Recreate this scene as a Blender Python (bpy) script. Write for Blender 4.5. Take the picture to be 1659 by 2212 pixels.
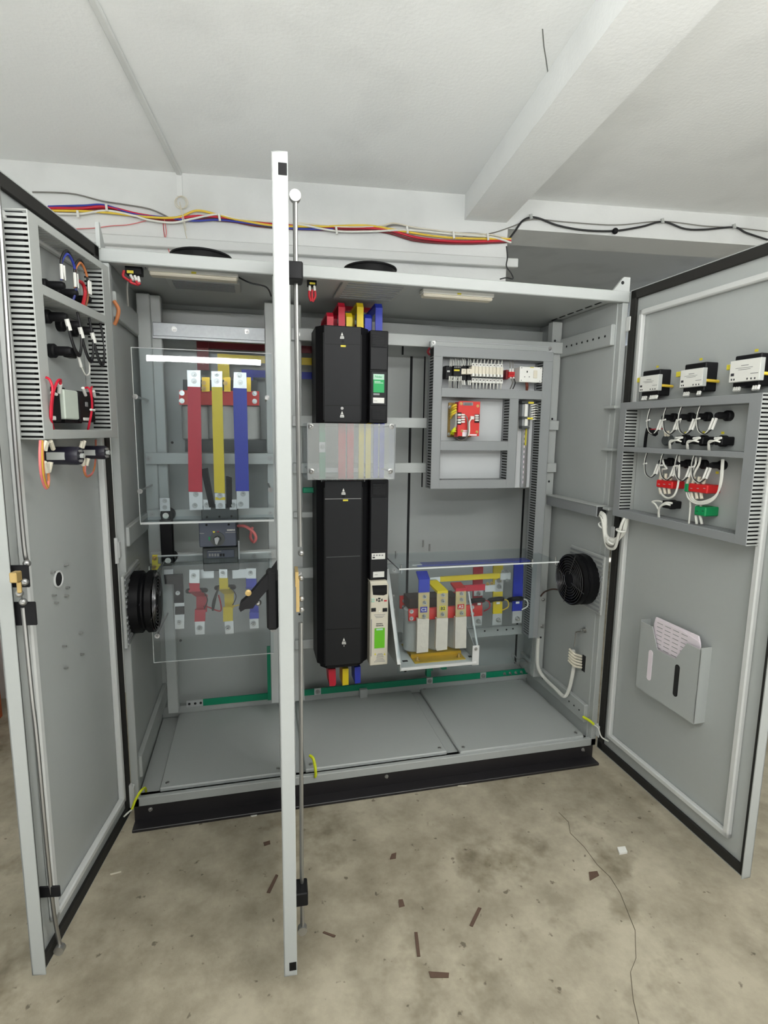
import bpy, bmesh, math, random
from mathutils import Vector as V, Matrix
random.seed(7)
for o in list(bpy.data.objects): bpy.data.objects.remove(o)
SC = bpy.context.scene
COL = SC.collection

# ---------------------------------------------------------------- camera
CAM_F = 1177.16
CAM_C = V((0.47379, -2.04218, 1.41926))
PIT, YAW, ROL = 0.145948, -0.235467, 0.0132175
_fw = V((-math.sin(YAW)*math.cos(PIT), math.cos(YAW)*math.cos(PIT), -math.sin(PIT)))
_r0 = V((math.cos(YAW), math.sin(YAW), 0)); _u0 = _r0.cross(_fw)
CR = _r0*math.cos(ROL) + _u0*math.sin(ROL)
CU = -_r0*math.sin(ROL) + _u0*math.cos(ROL)
cam = bpy.data.cameras.new('camera'); camo = bpy.data.objects.new('camera', cam); COL.objects.link(camo)
camo.matrix_world = Matrix(((CR.x, CU.x, -_fw.x, CAM_C.x), (CR.y, CU.y, -_fw.y, CAM_C.y), (CR.z, CU.z, -_fw.z, CAM_C.z), (0, 0, 0, 1)))
cam.sensor_fit = 'VERTICAL'; cam.sensor_height = 36.0; cam.lens = 36.0*CAM_F/2212.0
cam.clip_start = 0.05
SC.camera = camo

# the room is turned a little against the cabinet
TH = math.radians(5.4)
XR = V((math.cos(TH), -math.sin(TH), 0)); YR = V((math.sin(TH), math.cos(TH), 0))
RO = V((CAM_C.x, CAM_C.y, 0))
def RT(x, y, z): return RO + XR*x + YR*y + V((0, 0, z))

# ---------------------------------------------------------------- light and exposure
SC.view_settings.view_transform = 'Standard'; SC.view_settings.look = 'None'
SC.view_settings.exposure = -0.07; SC.view_settings.gamma = 1.0
try: SC.view_settings.use_curve_mapping = False
except Exception: pass
W = bpy.data.worlds.new('daylight'); SC.world = W; W.use_nodes = True
W.node_tree.nodes['Background'].inputs[0].default_value = (0.93, 0.97, 1.0, 1)
W.node_tree.nodes['Background'].inputs[1].default_value = 0.14
def area(name, loc, target, sx, sy, power, col=(1, 1, 1)):
    l = bpy.data.lights.new(name, 'AREA'); l.shape = 'RECTANGLE'; l.size = sx; l.size_y = sy; l.energy = power; l.color = col
    o = bpy.data.objects.new(name, l); COL.objects.link(o); o.location = loc
    o.rotation_euler = (V(target) - V(loc)).to_track_quat('-Z', 'Y').to_euler()
    return o
area('doorway_daylight', RT(-1.0, -3.7, 1.5), RT(0.2, 2.0, 1.5), 5.0, 2.2, 10, (1.0, 0.99, 0.97))
# sunlight falling through the open front onto the floor behind the photographer
sl = bpy.data.lights.new('sun', 'SUN'); sl.energy = 17; sl.angle = .02; sl.color = (.86, .94, 1.12)
so = bpy.data.objects.new('sun', sl); COL.objects.link(so)
so.rotation_euler = (YR*.64 - XR*.12 + V((0, 0, -.77))).to_track_quat('-Z', 'Y').to_euler()
# the workshop's two tube lamps hang from the ceiling behind the photographer
for xx in (1.1, 3.3):
    tl = area('tube_lamp_light', RT(xx, -.5, 2.64), RT(xx*.7, .9, 0), 1.7, .12, 26, (1.0, 1.0, .98))

for xx, yy, zz, en in ((-.2, -.6, 2.0, 54), (1.3, .1, 1.95, 16)):
    area('ceiling_fill_uplight', RT(xx, yy, zz), RT(xx-.05, yy+.55, zz+1), 1.2, .12, en, (1.0, 1.0, .99))  # added fill lights aimed up to brighten the ceiling, not known lamps

# ---------------------------------------------------------------- measuring helpers (photo pixel -> point on a plane of the cabinet)
def ray(px, py): return CR*((px-829.5)/CAM_F) - CU*((py-1106)/CAM_F) + _fw
def at(px, py, X=None, Y=None, Z=None):
    d = ray(px, py)
    t = (X-CAM_C.x)/d.x if X is not None else (Y-CAM_C.y)/d.y if Y is not None else (Z-CAM_C.z)/d.z
    return CAM_C + d*t
def atR(px, py, y=None, z=None):
    d = ray(px, py)
    t = y/(d.dot(YR)) if y is not None else (z-CAM_C.z)/d.z
    P = CAM_C + d*t
    return (P-RO).dot(XR), (P-RO).dot(YR), P.z

# ---------------------------------------------------------------- materials
def lin(c): return tuple((v/255/12.92 if v/255 <= .04045 else ((v/255+.055)/1.055)**2.4) for v in c)
MATS = {}
def mat(name, rgb, rough=.5, metal=0., noise=.04, scale=30., bump=0., spec=.5):
    m = bpy.data.materials.new(name); m.use_nodes = True; nt = m.node_tree; b = nt.nodes['Principled BSDF']
    c = lin(rgb)
    b.inputs['Roughness'].default_value = rough; b.inputs['Metallic'].default_value = metal
    b.inputs['Specular IOR Level'].default_value = spec
    tc = nt.nodes.new('ShaderNodeTexCoord'); n = nt.nodes.new('ShaderNodeTexNoise'); n.inputs['Scale'].default_value = scale; n.inputs['Detail'].default_value = 4
    nt.links.new(tc.outputs['Object'], n.inputs['Vector'])
    mx = nt.nodes.new('ShaderNodeMix'); mx.data_type = 'RGBA'
    mx.inputs[6].default_value = tuple(v*(1-noise) for v in c)+(1,); mx.inputs[7].default_value = tuple(min(1, v*(1+noise)) for v in c)+(1,)
    nt.links.new(n.outputs['Fac'], mx.inputs[0]); nt.links.new(mx.outputs[2], b.inputs['Base Color'])
    if bump:
        bp = nt.nodes.new('ShaderNodeBump'); bp.inputs['Strength'].default_value = bump; bp.inputs['Distance'].default_value = .01
        nt.links.new(n.outputs['Fac'], bp.inputs['Height']); nt.links.new(bp.outputs['Normal'], b.inputs['Normal'])
    MATS[name] = m; return m
def acrylic_mat(name, haze, tint=(.93, .96, .97), refl=1.0, hazecol=(.9, .92, .9), rough=.02):
    m = bpy.data.materials.new(name); m.use_nodes = True; nt = m.node_tree; nt.nodes.clear()
    out = nt.nodes.new('ShaderNodeOutputMaterial'); tr = nt.nodes.new('ShaderNodeBsdfTransparent'); tr.inputs[0].default_value = tint+(1,)
    gl = nt.nodes.new('ShaderNodeBsdfGlossy'); gl.inputs['Roughness'].default_value = rough
    df = nt.nodes.new('ShaderNodeBsdfDiffuse'); df.inputs[0].default_value = hazecol+(1,)
    fr = nt.nodes.new('ShaderNodeFresnel'); fr.inputs[0].default_value = 1.49
    mu = nt.nodes.new('ShaderNodeMath'); mu.operation = 'MULTIPLY'; mu.inputs[1].default_value = refl*.4; nt.links.new(fr.outputs[0], mu.inputs[0])
    tc = nt.nodes.new('ShaderNodeTexCoord'); n = nt.nodes.new('ShaderNodeTexNoise'); n.inputs['Scale'].default_value = 9; nt.links.new(tc.outputs['Object'], n.inputs['Vector'])
    mr = nt.nodes.new('ShaderNodeMapRange'); mr.inputs[1].default_value = .25; mr.inputs[2].default_value = .75; mr.inputs[3].default_value = haze*.85; mr.inputs[4].default_value = haze*1.15
    nt.links.new(n.outputs['Fac'], mr.inputs[0])
    m1 = nt.nodes.new('ShaderNodeMixShader'); m2 = nt.nodes.new('ShaderNodeMixShader')
    nt.links.new(mr.outputs[0], m1.inputs[0]); nt.links.new(tr.outputs[0], m1.inputs[1]); nt.links.new(df.outputs[0], m1.inputs[2])
    nt.links.new(mu.outputs[0], m2.inputs[0]); nt.links.new(m1.outputs[0], m2.inputs[1]); nt.links.new(gl.outputs[0], m2.inputs[2])
    nt.links.new(m2.outputs[0], out.inputs[0]); MATS[name] = m; return m
PAINT = mat('grey_powder_coat', (172, 176, 174), .42, 0, .02, 60, .02)
PAINTW = mat('light_grey_coat', (205, 207, 205), .45, 0, .02, 60)
GALV = mat('galvanised_steel', (158, 162, 164), .42, .45, .12, 80)
ALU = mat('tinned_copper', (205, 207, 207), .35, .55, .06, 40)
STEEL = mat('bright_steel', (172, 172, 170), .32, .85, .05, 50)
BRASS = mat('brass', (196, 168, 110), .35, .6, .1, 40)
GOLD = mat('yellow_passivated_steel', (214, 178, 60), .35, .45, .22, 14)
BLACK = mat('black_plastic', (24, 24, 26), .5, 0, .06, 40, .03, .2)
BLACKD = mat('deep_black_plastic', (13, 13, 15), .45, 0, .05, 40, 0, .2)
RUBBER = mat('black_foam_gasket', (34, 33, 30), .85, 0, .1, 200)
PLINTH = mat('black_painted_steel', (34, 32, 34), .4, 0, .08, 30)
DUCT = mat('grey_duct_plastic', (138, 141, 142), .5, 0, .02, 50)
DUCTL = mat('light_grey_duct_plastic', (172, 175, 172), .5, 0, .02, 50)
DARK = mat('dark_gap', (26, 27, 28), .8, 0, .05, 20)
RED = mat('red_sleeve', (196, 18, 48), .45, 0, .05, 30)
YEL = mat('yellow_sleeve', (222, 196, 18), .45, 0, .05, 30)
BLU = mat('blue_sleeve', (34, 52, 170), .45, 0, .05, 30)
GRN = mat('green_sleeve', (0, 138, 100), .45, 0, .05, 30)
REDP = mat('red_laminate', (206, 52, 46), .45, 0, .05, 30)
MAROON = mat('dark_red_cable', (110, 16, 26), .5, 0, .05, 30)
WHITE = mat('white_plastic', (226, 226, 220), .45, 0, .02, 40)
CREAM = mat('cream_plastic', (214, 208, 190), .5, 0, .03, 40)
PAPER = mat('paper', (232, 222, 228), .8, 0, .03, 40)
TAPE = mat('cotton_tape', (226, 214, 200), .85, 0, .08, 60, .2)
COIL = mat('coil_resin', (190, 190, 186), .6, 0, .06, 30)
BLUEGREY = mat('blue_grey_plastic', (78, 84, 98), .5, 0, .04, 40)
DKGREY = mat('dark_grey_plastic', (76, 80, 80), .55, 0, .05, 40)
CHROME = mat('chromed_wire', (165, 165, 163), .38, .9, .03, 40)
WIREW = mat('white_wire', (222, 222, 214), .5, 0, .03, 40)
WIREK = mat('black_wire', (28, 28, 30), .5, 0, .03, 40)
WIREG = mat('grey_wire', (120, 118, 112), .6, 0, .05, 40)
WIREO = mat('orange_wire', (196, 120, 70), .5, 0, .05, 40)
WIREP = mat('pink_wire', (216, 120, 120), .5, 0, .05, 40)
WIREY = mat('yellow_wire', (222, 190, 60), .5, 0, .05, 40)
WIREB = mat('blue_wire', (46, 60, 160), .5, 0, .05, 40)
WIRER = mat('red_wire', (176, 26, 40), .5, 0, .05, 40)
EARTH = mat('earth_wire', (206, 216, 30), .5, 0, .3, 120)
GREENT = mat('green_terminal', (0, 140, 80), .5, 0, .05, 40)
REDT = mat('red_terminal', (206, 28, 30), .5, 0, .05, 40)
GLABEL = mat('green_label', (0, 160, 84), .4, 0, .03, 30)
MLABEL = mat('mint_label', (176, 214, 194), .4, 0, .03, 30)
LIME = mat('lime_label', (100, 190, 16), .4, 0, .03, 30)
YLABEL = mat('yellow_label', (222, 208, 60), .5, 0, .03, 30)
BLABEL = mat('blue_label', (70, 66, 160), .5, 0, .03, 30)
INK = mat('dark_ink', (50, 50, 54), .6, 0, .02, 30)
GINK = mat('grey_ink', (140, 140, 140), .6, 0, .02, 30)
RUST = mat('brown_residue', (92, 72, 60), .9, 0, .15, 60)
ACRYL = acrylic_mat('clear_acrylic', .004, refl=.35)
ACRYLH = acrylic_mat('hazy_acrylic', .016, refl=.9, hazecol=(.75, .76, .75))
ACRYL_GLARE = acrylic_mat('glare_haze_acrylic', .26, hazecol=(.80, .81, .79), rough=.1)  # diffuse white haze painted in for the reflection of the bright opening
ACEDGE = acrylic_mat('acrylic_edge', .75, hazecol=(.82, .85, .84))

# ---------------------------------------------------------------- mesh builder
class MB:
    def __init__(s, T=None): s.bm = bmesh.new(); s.T = T
    def v(s, p):
        return s.bm.verts.new(s.T(*p) if s.T else V(p))
    def box(s, x0, x1, y0, y1, z0, z1, b=0, seg=1):
        vs = [s.v((x, y, z)) for x in (x0, x1) for y in (y0, y1) for z in (z0, z1)]
        fs = [s.bm.faces.new([vs[i] for i in f]) for f in ((0, 1, 3, 2), (4, 6, 7, 5), (0, 4, 5, 1), (2, 3, 7, 6), (0, 2, 6, 4), (1, 5, 7, 3))]
        if b:
            es = list({e for f in fs for e in f.edges})
            bmesh.ops.bevel(s.bm, geom=es, offset=b, segments=seg, affect='EDGES', clamp_overlap=True)
        return s
    def prism(s, pts, d0, d1, ax='y'):
        f = {'y': lambda a, b, d: (a, d, b), 'x': lambda a, b, d: (d, a, b), 'z': lambda a, b, d: (a, b, d)}[ax]
        A = [s.v(f(a, b, d0)) for a, b in pts]; B = [s.v(f(a, b, d1)) for a, b in pts]
        s.bm.faces.new(A); s.bm.faces.new(B[::-1]); n = len(pts)
        for i in range(n): s.bm.faces.new((A[i], B[i], B[(i+1) % n], A[(i+1) % n]))
        return s
    def quad(s, pts):
        s.bm.faces.new([s.v(p) for p in pts]); return s
    def loft(s, p0, axis, prof, n=20, up=None):
        a = V(axis).normalized(); u = a.orthogonal().normalized() if up is None else V(up); w = a.cross(u); p0 = V(p0); rings = []
        for r, h in prof:
            rings.append([s.v(p0 + a*h + (u*math.cos(2*math.pi*k/n) + w*math.sin(2*math.pi*k/n))*r) for k in range(n)])
        for A, B in zip(rings, rings[1:]):
            for k in range(n): s.bm.faces.new((A[k], A[(k+1) % n], B[(k+1) % n], B[k]))
        s.bm.faces.new(rings[0][::-1]); s.bm.faces.new(rings[-1]); return s
    def cyl(s, p0, p1, r, r2=None, n=16):
        d = V(p1)-V(p0); return s.loft(p0, d, [(r, 0), (r if r2 is None else r2, d.length)], n)
    def sph(s, c, r, n=12):
        return s.loft(V(c)-V((0, 0, r)), (0, 0, 1), [(max(1e-4, r*math.sin(math.pi*i/8)), r-r*math.cos(math.pi*i/8)) for i in range(9)], n)
    def tube(s, pts, r, n=8, sm=6, closed=False):
        P = [V(p) for p in pts]
        if sm and len(P) > 2:
            Q = []; N = len(P)
            rng = range(N) if closed else range(N-1)
            for i in rng:
                g = (lambda k: P[k % N]) if closed else (lambda k: P[min(max(k, 0), N-1)])
                a, b, c, d = g(i-1), g(i), g(i+1), g(i+2)
                for j in range(sm):
                    t = j/sm; Q.append(.5*((2*b)+(c-a)*t+(2*a-5*b+4*c-d)*t*t+(3*b-a-3*c+d)*t**3))
            if not closed: Q.append(P[-1])
            P = Q
        if s.T: P = [s.T(*p) for p in P]
        t0 = (P[1]-P[0]).normalized(); u = t0.orthogonal().normalized(); rings = []; N = len(P)
        for i in range(N):
            if closed: t = (P[(i+1) % N]-P[i-1]).normalized()
            else: t = (P[min(i+1, N-1)]-P[max(i-1, 0)]).normalized()
            u = (u - t*u.dot(t)); u = u.normalized() if u.length > 1e-6 else t.orthogonal().normalized(); w = t.cross(u)
            rings.append([s.bm.verts.new(P[i]+(u*math.cos(2*math.pi*k/n)+w*math.sin(2*math.pi*k/n))*r) for k in range(n)])
        pr = list(zip(rings, rings[1:])) + ([(rings[-1], rings[0])] if closed else [])
        for A, B in pr:
            for k in range(n): s.bm.faces.new((A[k], A[(k+1) % n], B[(k+1) % n], B[k]))
        if not closed: s.bm.faces.new(rings[0][::-1]); s.bm.faces.new(rings[-1])
        return s
    def ring(s, c, axis, R, r, n=28, m=6):
        a = V(axis).normalized(); u = a.orthogonal().normalized(); w = a.cross(u); c = V(c)
        return s.tube([c+(u*math.cos(2*math.pi*k/n)+w*math.sin(2*math.pi*k/n))*R for k in range(n)], r, m, 0, True)
    def ribbon(s, path, ww, t):
        """flat bar of width vector ww and thickness t swept along path points"""
        P = [V(p) for p in path]; hw = V(ww)*.5; rings = []
        for i, p in enumerate(P):
            d = (P[min(i+1, len(P)-1)]-P[max(i-1, 0)]).normalized(); nn = d.cross(hw).normalized()*t*.5
            if 0 < i < len(P)-1:
                d1 = (P[i]-P[i-1]).normalized(); c = max(.5, d.dot(d1)); nn = nn/c
            rings.append([s.v(p+hw+nn), s.v(p-hw+nn), s.v(p-hw-nn), s.v(p+hw-nn)])
        for A, B in zip(rings, rings[1:]):
            for k in range(4): s.bm.faces.new((A[k], A[(k+1) % 4], B[(k+1) % 4], B[k]))
        s.bm.faces.new(rings[0][::-1]); s.bm.faces.new(rings[-1]); return s
    # front-facing shapes measured in the photo, at true depth Y
    def fb(s, x0, y0, x1, y1, Y, d, b=0):
        xm, ym = (x0+x1)/2, (y0+y1)/2
        return s.box(at(x0, ym, Y=Y).x, at(x1, ym, Y=Y).x, Y, Y+d, at(xm, y1, Y=Y).z, at(xm, y0, Y=Y).z, b)
    def fp(s, pts, Y, d):
        q = [at(a, b, Y=Y) for a, b in pts]; return s.prism([(p.x, p.z) for p in q], Y, Y+d, 'y')
    def bolt(s, px, py, Y, r=.009, h=.012):
        p = at(px, py, Y=Y); return s.bolt3((p.x, Y, p.z), (0, -1, 0), r, h)
    def bolt3(s, p, ax, r=.009, h=.012):
        p = V(p); a = V(ax)
        s.loft(p, a, [(r*1.35, 0), (r*1.35, h*.2)], 14); s.loft(p+a*h*.2, a, [(r, 0), (r, h*.5)], 6); s.loft(p+a*h*.7, a, [(r*.55, 0), (r*.5, h*.7)], 8)
        return s

ORG = {}
def link(name, mb, m, org):
    bmesh.ops.recalc_face_normals(mb.bm, faces=mb.bm.faces)
    me = bpy.data.meshes.new(name)
    for v in mb.bm.verts: v.co -= org
    mb.bm.to_mesh(me); mb.bm.free()
    for p in me.polygons: p.use_smooth = True
    me.set_sharp_from_angle(angle=math.radians(32))
    me.materials.append(m)
    o = bpy.data.objects.new(name, me); COL.objects.link(o); return o
def tag(o, label, cat, group=None, kind=None):
    o['label'] = label; o['category'] = cat
    if group: o['group'] = group
    if kind: o['kind'] = kind
    return o
def thing(name, loc, label, cat, group=None):
    o = bpy.data.objects.new(name, None); COL.objects.link(o); o.location = V(loc); o.empty_display_size = .05
    ORG[o] = V(loc); return tag(o, label, cat, group)
def part(name, mb, m, parent, label=None):
    org = ORG[parent]; o = link(name, mb, m, org); o.parent = parent; ORG[o] = org
    if label: o['label'] = label
    return o
def base_of(mb):
    c = [v.co for v in mb.bm.verts]
    return V((sum(v.x for v in c)/len(c), sum(v.y for v in c)/len(c), min(v.z for v in c)))
def solo(name, mb, m, label, cat, group=None):
    org = base_of(mb); o = link(name, mb, m, org); o.location = org; ORG[o] = org
    return tag(o, label, cat, group)
def struct(name, mb, m):
    org = base_of(mb); o = link(name, mb, m, org); o.location = org; o['kind'] = 'structure'; return o
def lettering(name, s, size, M, m, parent, label=None, bold=0.0):
    """text turned into a thin mesh; M maps text plane (x right, y up) into the place"""
    c = bpy.data.curves.new(name, 'FONT'); c.body = s; c.size = size; c.align_x = 'CENTER'; c.align_y = 'CENTER'; c.extrude = .0004; c.offset = bold
    t = bpy.data.objects.new(name+'_curve', c); COL.objects.link(t)
    dg = bpy.context.evaluated_depsgraph_get(); me = bpy.data.meshes.new_from_object(t.evaluated_get(dg))
    bpy.data.objects.remove(t)
    org = ORG[parent]
    for v in me.vertices: v.co = V(M(v.co.x, v.co.y, v.co.z)) - org
    me.materials.clear(); me.materials.append(m)
    o = bpy.data.objects.new(name, me); COL.objects.link(o); o.parent = parent; ORG[o] = org
    if label: o['label'] = label
    return o
def ftext(name, s, px, py, Y, size, m, parent, bold=0.0):
    p = at(px, py, Y=Y); return lettering(name, s, size, lambda x, y, z: (p.x+x, Y-.001-z, p.z+y), m, parent, None, bold)

# ---------------------------------------------------------------- door frames
class Door:
    def __init__(s, a, hx, hy, sg):
        s.e = V((math.cos(a), -math.sin(a), 0)); s.n = V((math.sin(a), math.cos(a), 0))*sg; s.h = V((hx, hy, 0))
    def T(s, u, w, z): return s.h + s.e*u + s.n*w + V((0, 0, z))
    def uv(s, px, py, w=0):
        d = ray(px, py); t = ((s.h+s.n*w-CAM_C).dot(s.n))/d.dot(s.n); P = CAM_C+d*t
        return (P-s.h).dot(s.e), P.z
    def mb(s): return MB(s.T)
    def pb(s, mb, x0, y0, x1, y1, w0, w1, b=0):
        u0 = s.uv(x0, (y0+y1)/2, w1)[0]; u1 = s.uv(x1, (y0+y1)/2, w1)[0]; z0 = s.uv((x0+x1)/2, y1, w1)[1]; z1 = s.uv((x0+x1)/2, y0, w1)[1]
        return mb.box(min(u0, u1), max(u0, u1), w0, w1, z0, z1, b)
    def P(s, px, py, w=0):
        u, z = s.uv(px, py, w); return (u, w, z)
DL = Door(1.7212289, 0.0, 0.0, 1)
DM = Door(1.6108703, 0.5757817, -0.02, 1)
DR = Door(1.5555393, 1.9841834, 0.0, -1)
WC, HC, DC = 1.984, 2.0, 0.66   # cabinet width, height, depth
# ---------------------------------------------------------------- room
ZF = -0.07; ZC = 2.705; YB = 3.1
def concrete():
    m = bpy.data.materials.new('worn_concrete'); m.use_nodes = True; nt = m.node_tree; b = nt.nodes['Principled BSDF']; b.inputs['Roughness'].default_value = .62
    tc = nt.nodes.new('ShaderNodeTexCoord')
    def noise(sc, det, ro=.6):
        n = nt.nodes.new('ShaderNodeTexNoise'); n.inputs['Scale'].default_value = sc; n.inputs['Detail'].default_value = det; n.inputs['Roughness'].default_value = ro
        nt.links.new(tc.outputs['Object'], n.inputs['Vector']); return n
    def ramp(src, p0, c0, p1, c1):
        r = nt.nodes.new('ShaderNodeValToRGB'); e = r.color_ramp.elements; e[0].position = p0; e[1].position = p1; e[0].color = lin(c0)+(1,); e[1].color = lin(c1)+(1,)
        nt.links.new(src, r.inputs[0]); return r
    def mix(a, b_, f=None, op='MIX', fac=.5):
        x = nt.nodes.new('ShaderNodeMix'); x.data_type = 'RGBA'; x.blend_type = op; x.inputs[0].default_value = fac
        if f is not None: nt.links.new(f, x.inputs[0])
        nt.links.new(a, x.inputs[6]); nt.links.new(b_, x.inputs[7]); return x.outputs[2]
    base = ramp(noise(1.6, 8).outputs['Fac'], .3, (138, 128, 108), .72, (184, 176, 156)).outputs[0]
    mid = ramp(noise(7, 8, .65).outputs['Fac'], .32, (96, 88, 72), .62, (186, 178, 158)).outputs[0]
    c = mix(base, mid, None, 'MIX', .42)
    st = ramp(noise(3.1, 5).outputs['Fac'], .58, (255, 255, 255), .72, (150, 142, 124)).outputs[0]
    c = mix(c, st, None, 'MULTIPLY', .8)
    sp = ramp(noise(34, 3, .5).outputs['Fac'], .68, (255, 255, 255), .74, (96, 84, 70)).outputs[0]
    c = mix(c, sp, None, 'MULTIPLY', .65)
    nt.links.new(c, b.inputs['Base Color'])
    bp = nt.nodes.new('ShaderNodeBump'); bp.inputs['Strength'].default_value = .12; bp.inputs['Distance'].default_value = .01
    nt.links.new(noise(60, 6).outputs['Fac'], bp.inputs['Height']); nt.links.new(bp.outputs['Normal'], b.inputs['Normal'])
    return m
CONC = concrete()
def plaster(name, c0, c1):
    m = bpy.data.materials.new(name); m.use_nodes = True; nt = m.node_tree; b = nt.nodes['Principled BSDF']; b.inputs['Roughness'].default_value = .75; b.inputs['Specular IOR Level'].default_value = .25
    tc = nt.nodes.new('ShaderNodeTexCoord'); n = nt.nodes.new('ShaderNodeTexNoise'); n.inputs['Scale'].default_value = 1.7; n.inputs['Detail'].default_value = 8
    n2 = nt.nodes.new('ShaderNodeTexNoise'); n2.inputs['Scale'].default_value = 70; n2.inputs['Detail'].default_value = 5
    nt.links.new(tc.outputs['Object'], n.inputs['Vector']); nt.links.new(tc.outputs['Object'], n2.inputs['Vector'])
    r = nt.nodes.new('ShaderNodeValToRGB'); e = r.color_ramp.elements; e[0].position = .3; e[1].position = .5; e[0].color = lin(c0)+(1,); e[1].color = lin(c1)+(1,)
    nt.links.new(n.outputs['Fac'], r.inputs[0]); nt.links.new(r.outputs[0], b.inputs['Base Color'])
    bp = nt.nodes.new('ShaderNodeBump'); bp.inputs['Strength'].default_value = .18; bp.inputs['Distance'].default_value = .006
    nt.links.new(n2.outputs['Fac'], bp.inputs['Height']); nt.links.new(bp.outputs['Normal'], b.inputs['Normal']); return m
PLAST = plaster('whitewashed_plaster', (206, 208, 206), (222, 224, 222))
PLASTC = plaster('white_ceiling_plaster', (234, 236, 235), (246, 248, 247))
def rbox(name, x0, x1, y0, y1, z0, z1, m, b=0): return struct(name, MB(RT).box(x0, x1, y0, y1, z0, z1, b), m)
rbox('floor', -6, 6, -5, 8, ZF-.2, ZF, CONC)
rbox('ceiling', -6, 6, -2.0, YB+.3, ZC, ZC+.2, PLASTC)
XE = 1.115                                     # where the solid back wall stops
rbox('wall_back', -6, XE, YB, YB+.25, ZF, ZC, PLAST)
rbox('trim_1', XE, 6, YB, YB+.25, 2.545, ZC, PLAST)          # lintel beam over the opening
rbox('trim_2', .865, 1.105, -2.0, YB, 2.575, ZC, PLASTC)      # ceiling beam
rbox('wall_right', 4.6, 4.8, -2.0, 8, ZF, ZC, PLAST)
rbox('wall_left_added', -2.9, -2.7, -5, YB, ZF, ZC, PLAST)  # unseen wall, added to cut the sky light from the left
rbox('wall_rear', -1, 4.8, 7.8, 8, ZF, 3.3, PLAST)
rbox('wall_rear_left', XE-.25, XE, YB+.25, 8, ZF, 3.3, PLAST)
rbox('ceiling_rear', XE-.3, 4.8, YB+.25, 8, 3.2, 3.35, PLAST)
# white trunking along the wall and its end block
x0, _, z0 = atR(640, 531, y=YB); x1, _, z1 = atR(1110, 567, y=YB)
rbox('trim_3', -4, x1+.01, YB-.045, YB, (z0+z1)/2-.047, (z0+z1)/2, PAINTW, .004)
# painted conduit across the ceiling, running down to the wall
a = atR(195, 0, z=ZC); b_ = atR(388, 375, z=ZC)
struct('trim_4', MB(RT).box(b_[0]-.013, b_[0]+.013, -2.5, YB, ZC-.014, ZC, .004).box(b_[0]-.013, b_[0]+.013, YB-.006, YB, atR(392, 425, y=YB)[2], ZC), PLAST)
# ---------------------------------------------------------------- cabinet
CAB = thing('electrical_cabinet', (WC/2, .33, ZF), 'tall grey three door electrical cabinet standing open on a black plinth', 'cabinet')
def P_(name, mb, m=PAINT, label=None): return part(name, mb, m, CAB, label)
# plinth: black channel all round
for (xa, xb, ya, yb) in ((0.005, WC-.01, 0.005, .03), (0.005, WC-.01, DC-.02, DC+.01)):
    P_('plinth', MB().box(xa, xb, ya, yb, ZF, -.001).box(xa, xb, ya-.055 if ya < .1 else ya, yb if ya < .1 else yb+.05, ZF, ZF+.012, .002), PLINTH)
for xa in (0.005, WC-.035): P_('plinth', MB().box(xa, xa+.025, .03, DC-.02, ZF, -.001), PLINTH)
FR = .03
P_('frame_post', MB().box(0, .026, 0, FR, 0, 1.955, .002))
P_('frame_post', MB().box(WC-.026, WC, 0, FR, 0, 1.955, .002))
xm0 = at(589, 640, Y=0).x; P_('frame_post', MB().box(xm0, xm0+.062, 0, FR, .036, 1.955, .002))
P_('top_rail', MB().box(-.004, WC+.004, -.004, .03, 1.957, 2.0, .003))
P_('bottom_rail', MB().box(0, WC, 0, .02, 0, .034, .002).box(0.02, WC-.02, .02, .045, 0.01, .026))
P_('floor_plate', MB().box(.02, WC-.02, .03, DC, 0.004, .026))
P_('side_panel', MB().box(-.002, .016, .03, DC+.02, 0, 1.97)); P_('side_panel', MB().box(WC-.03, WC-.004, .03, DC+.02, 0, 1.97))
P_('roof_panel', MB().box(0, WC, .026, DC+.03, 1.972, 1.992, .002))
BY = DC
P_('back_panel', MB().box(.016, WC-.03, BY, BY+.02, 0, 1.972))
# rear door edges seen from inside: dark joints, header and frames
for px, ya, yb, w in ((889, 770, 1450, .012), (918, 770, 1052, .006), (1132, 1056, 1448, .010)):
    p0 = at(px, ya, Y=BY-.002); p1 = at(px, yb, Y=BY-.002)
    P_('panel_joint', MB().box(p0.x-w/2, p0.x+w/2, BY-.004, BY-.0005, max(p1.z, .12), p0.z), DARK, 'dark joint between rear panels')
P_('rear_header', MB().box(.016, WC-.03, BY-.03, BY-.001, 1.885, 1.945, .002))
for xa, xb in ((.16, .56), (.66, 1.21), (1.31, 1.82)):
    P_('panel_joint', MB().box(xa, xb, BY-.006, BY-.001, 1.862, 1.876), DARK, 'dark joint between rear panels')
    P_('panel_joint', MB().box(xb-.008, xb, BY-.006, BY-.001, 1.80, 1.866), DARK, 'dark joint between rear panels')
P_('rear_sill', MB().box(.016, WC-.03, BY-.05, BY-.001, .026, .075, .003).box(.016, WC-.03, BY-.055, BY-.045, .05, .085))
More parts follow.
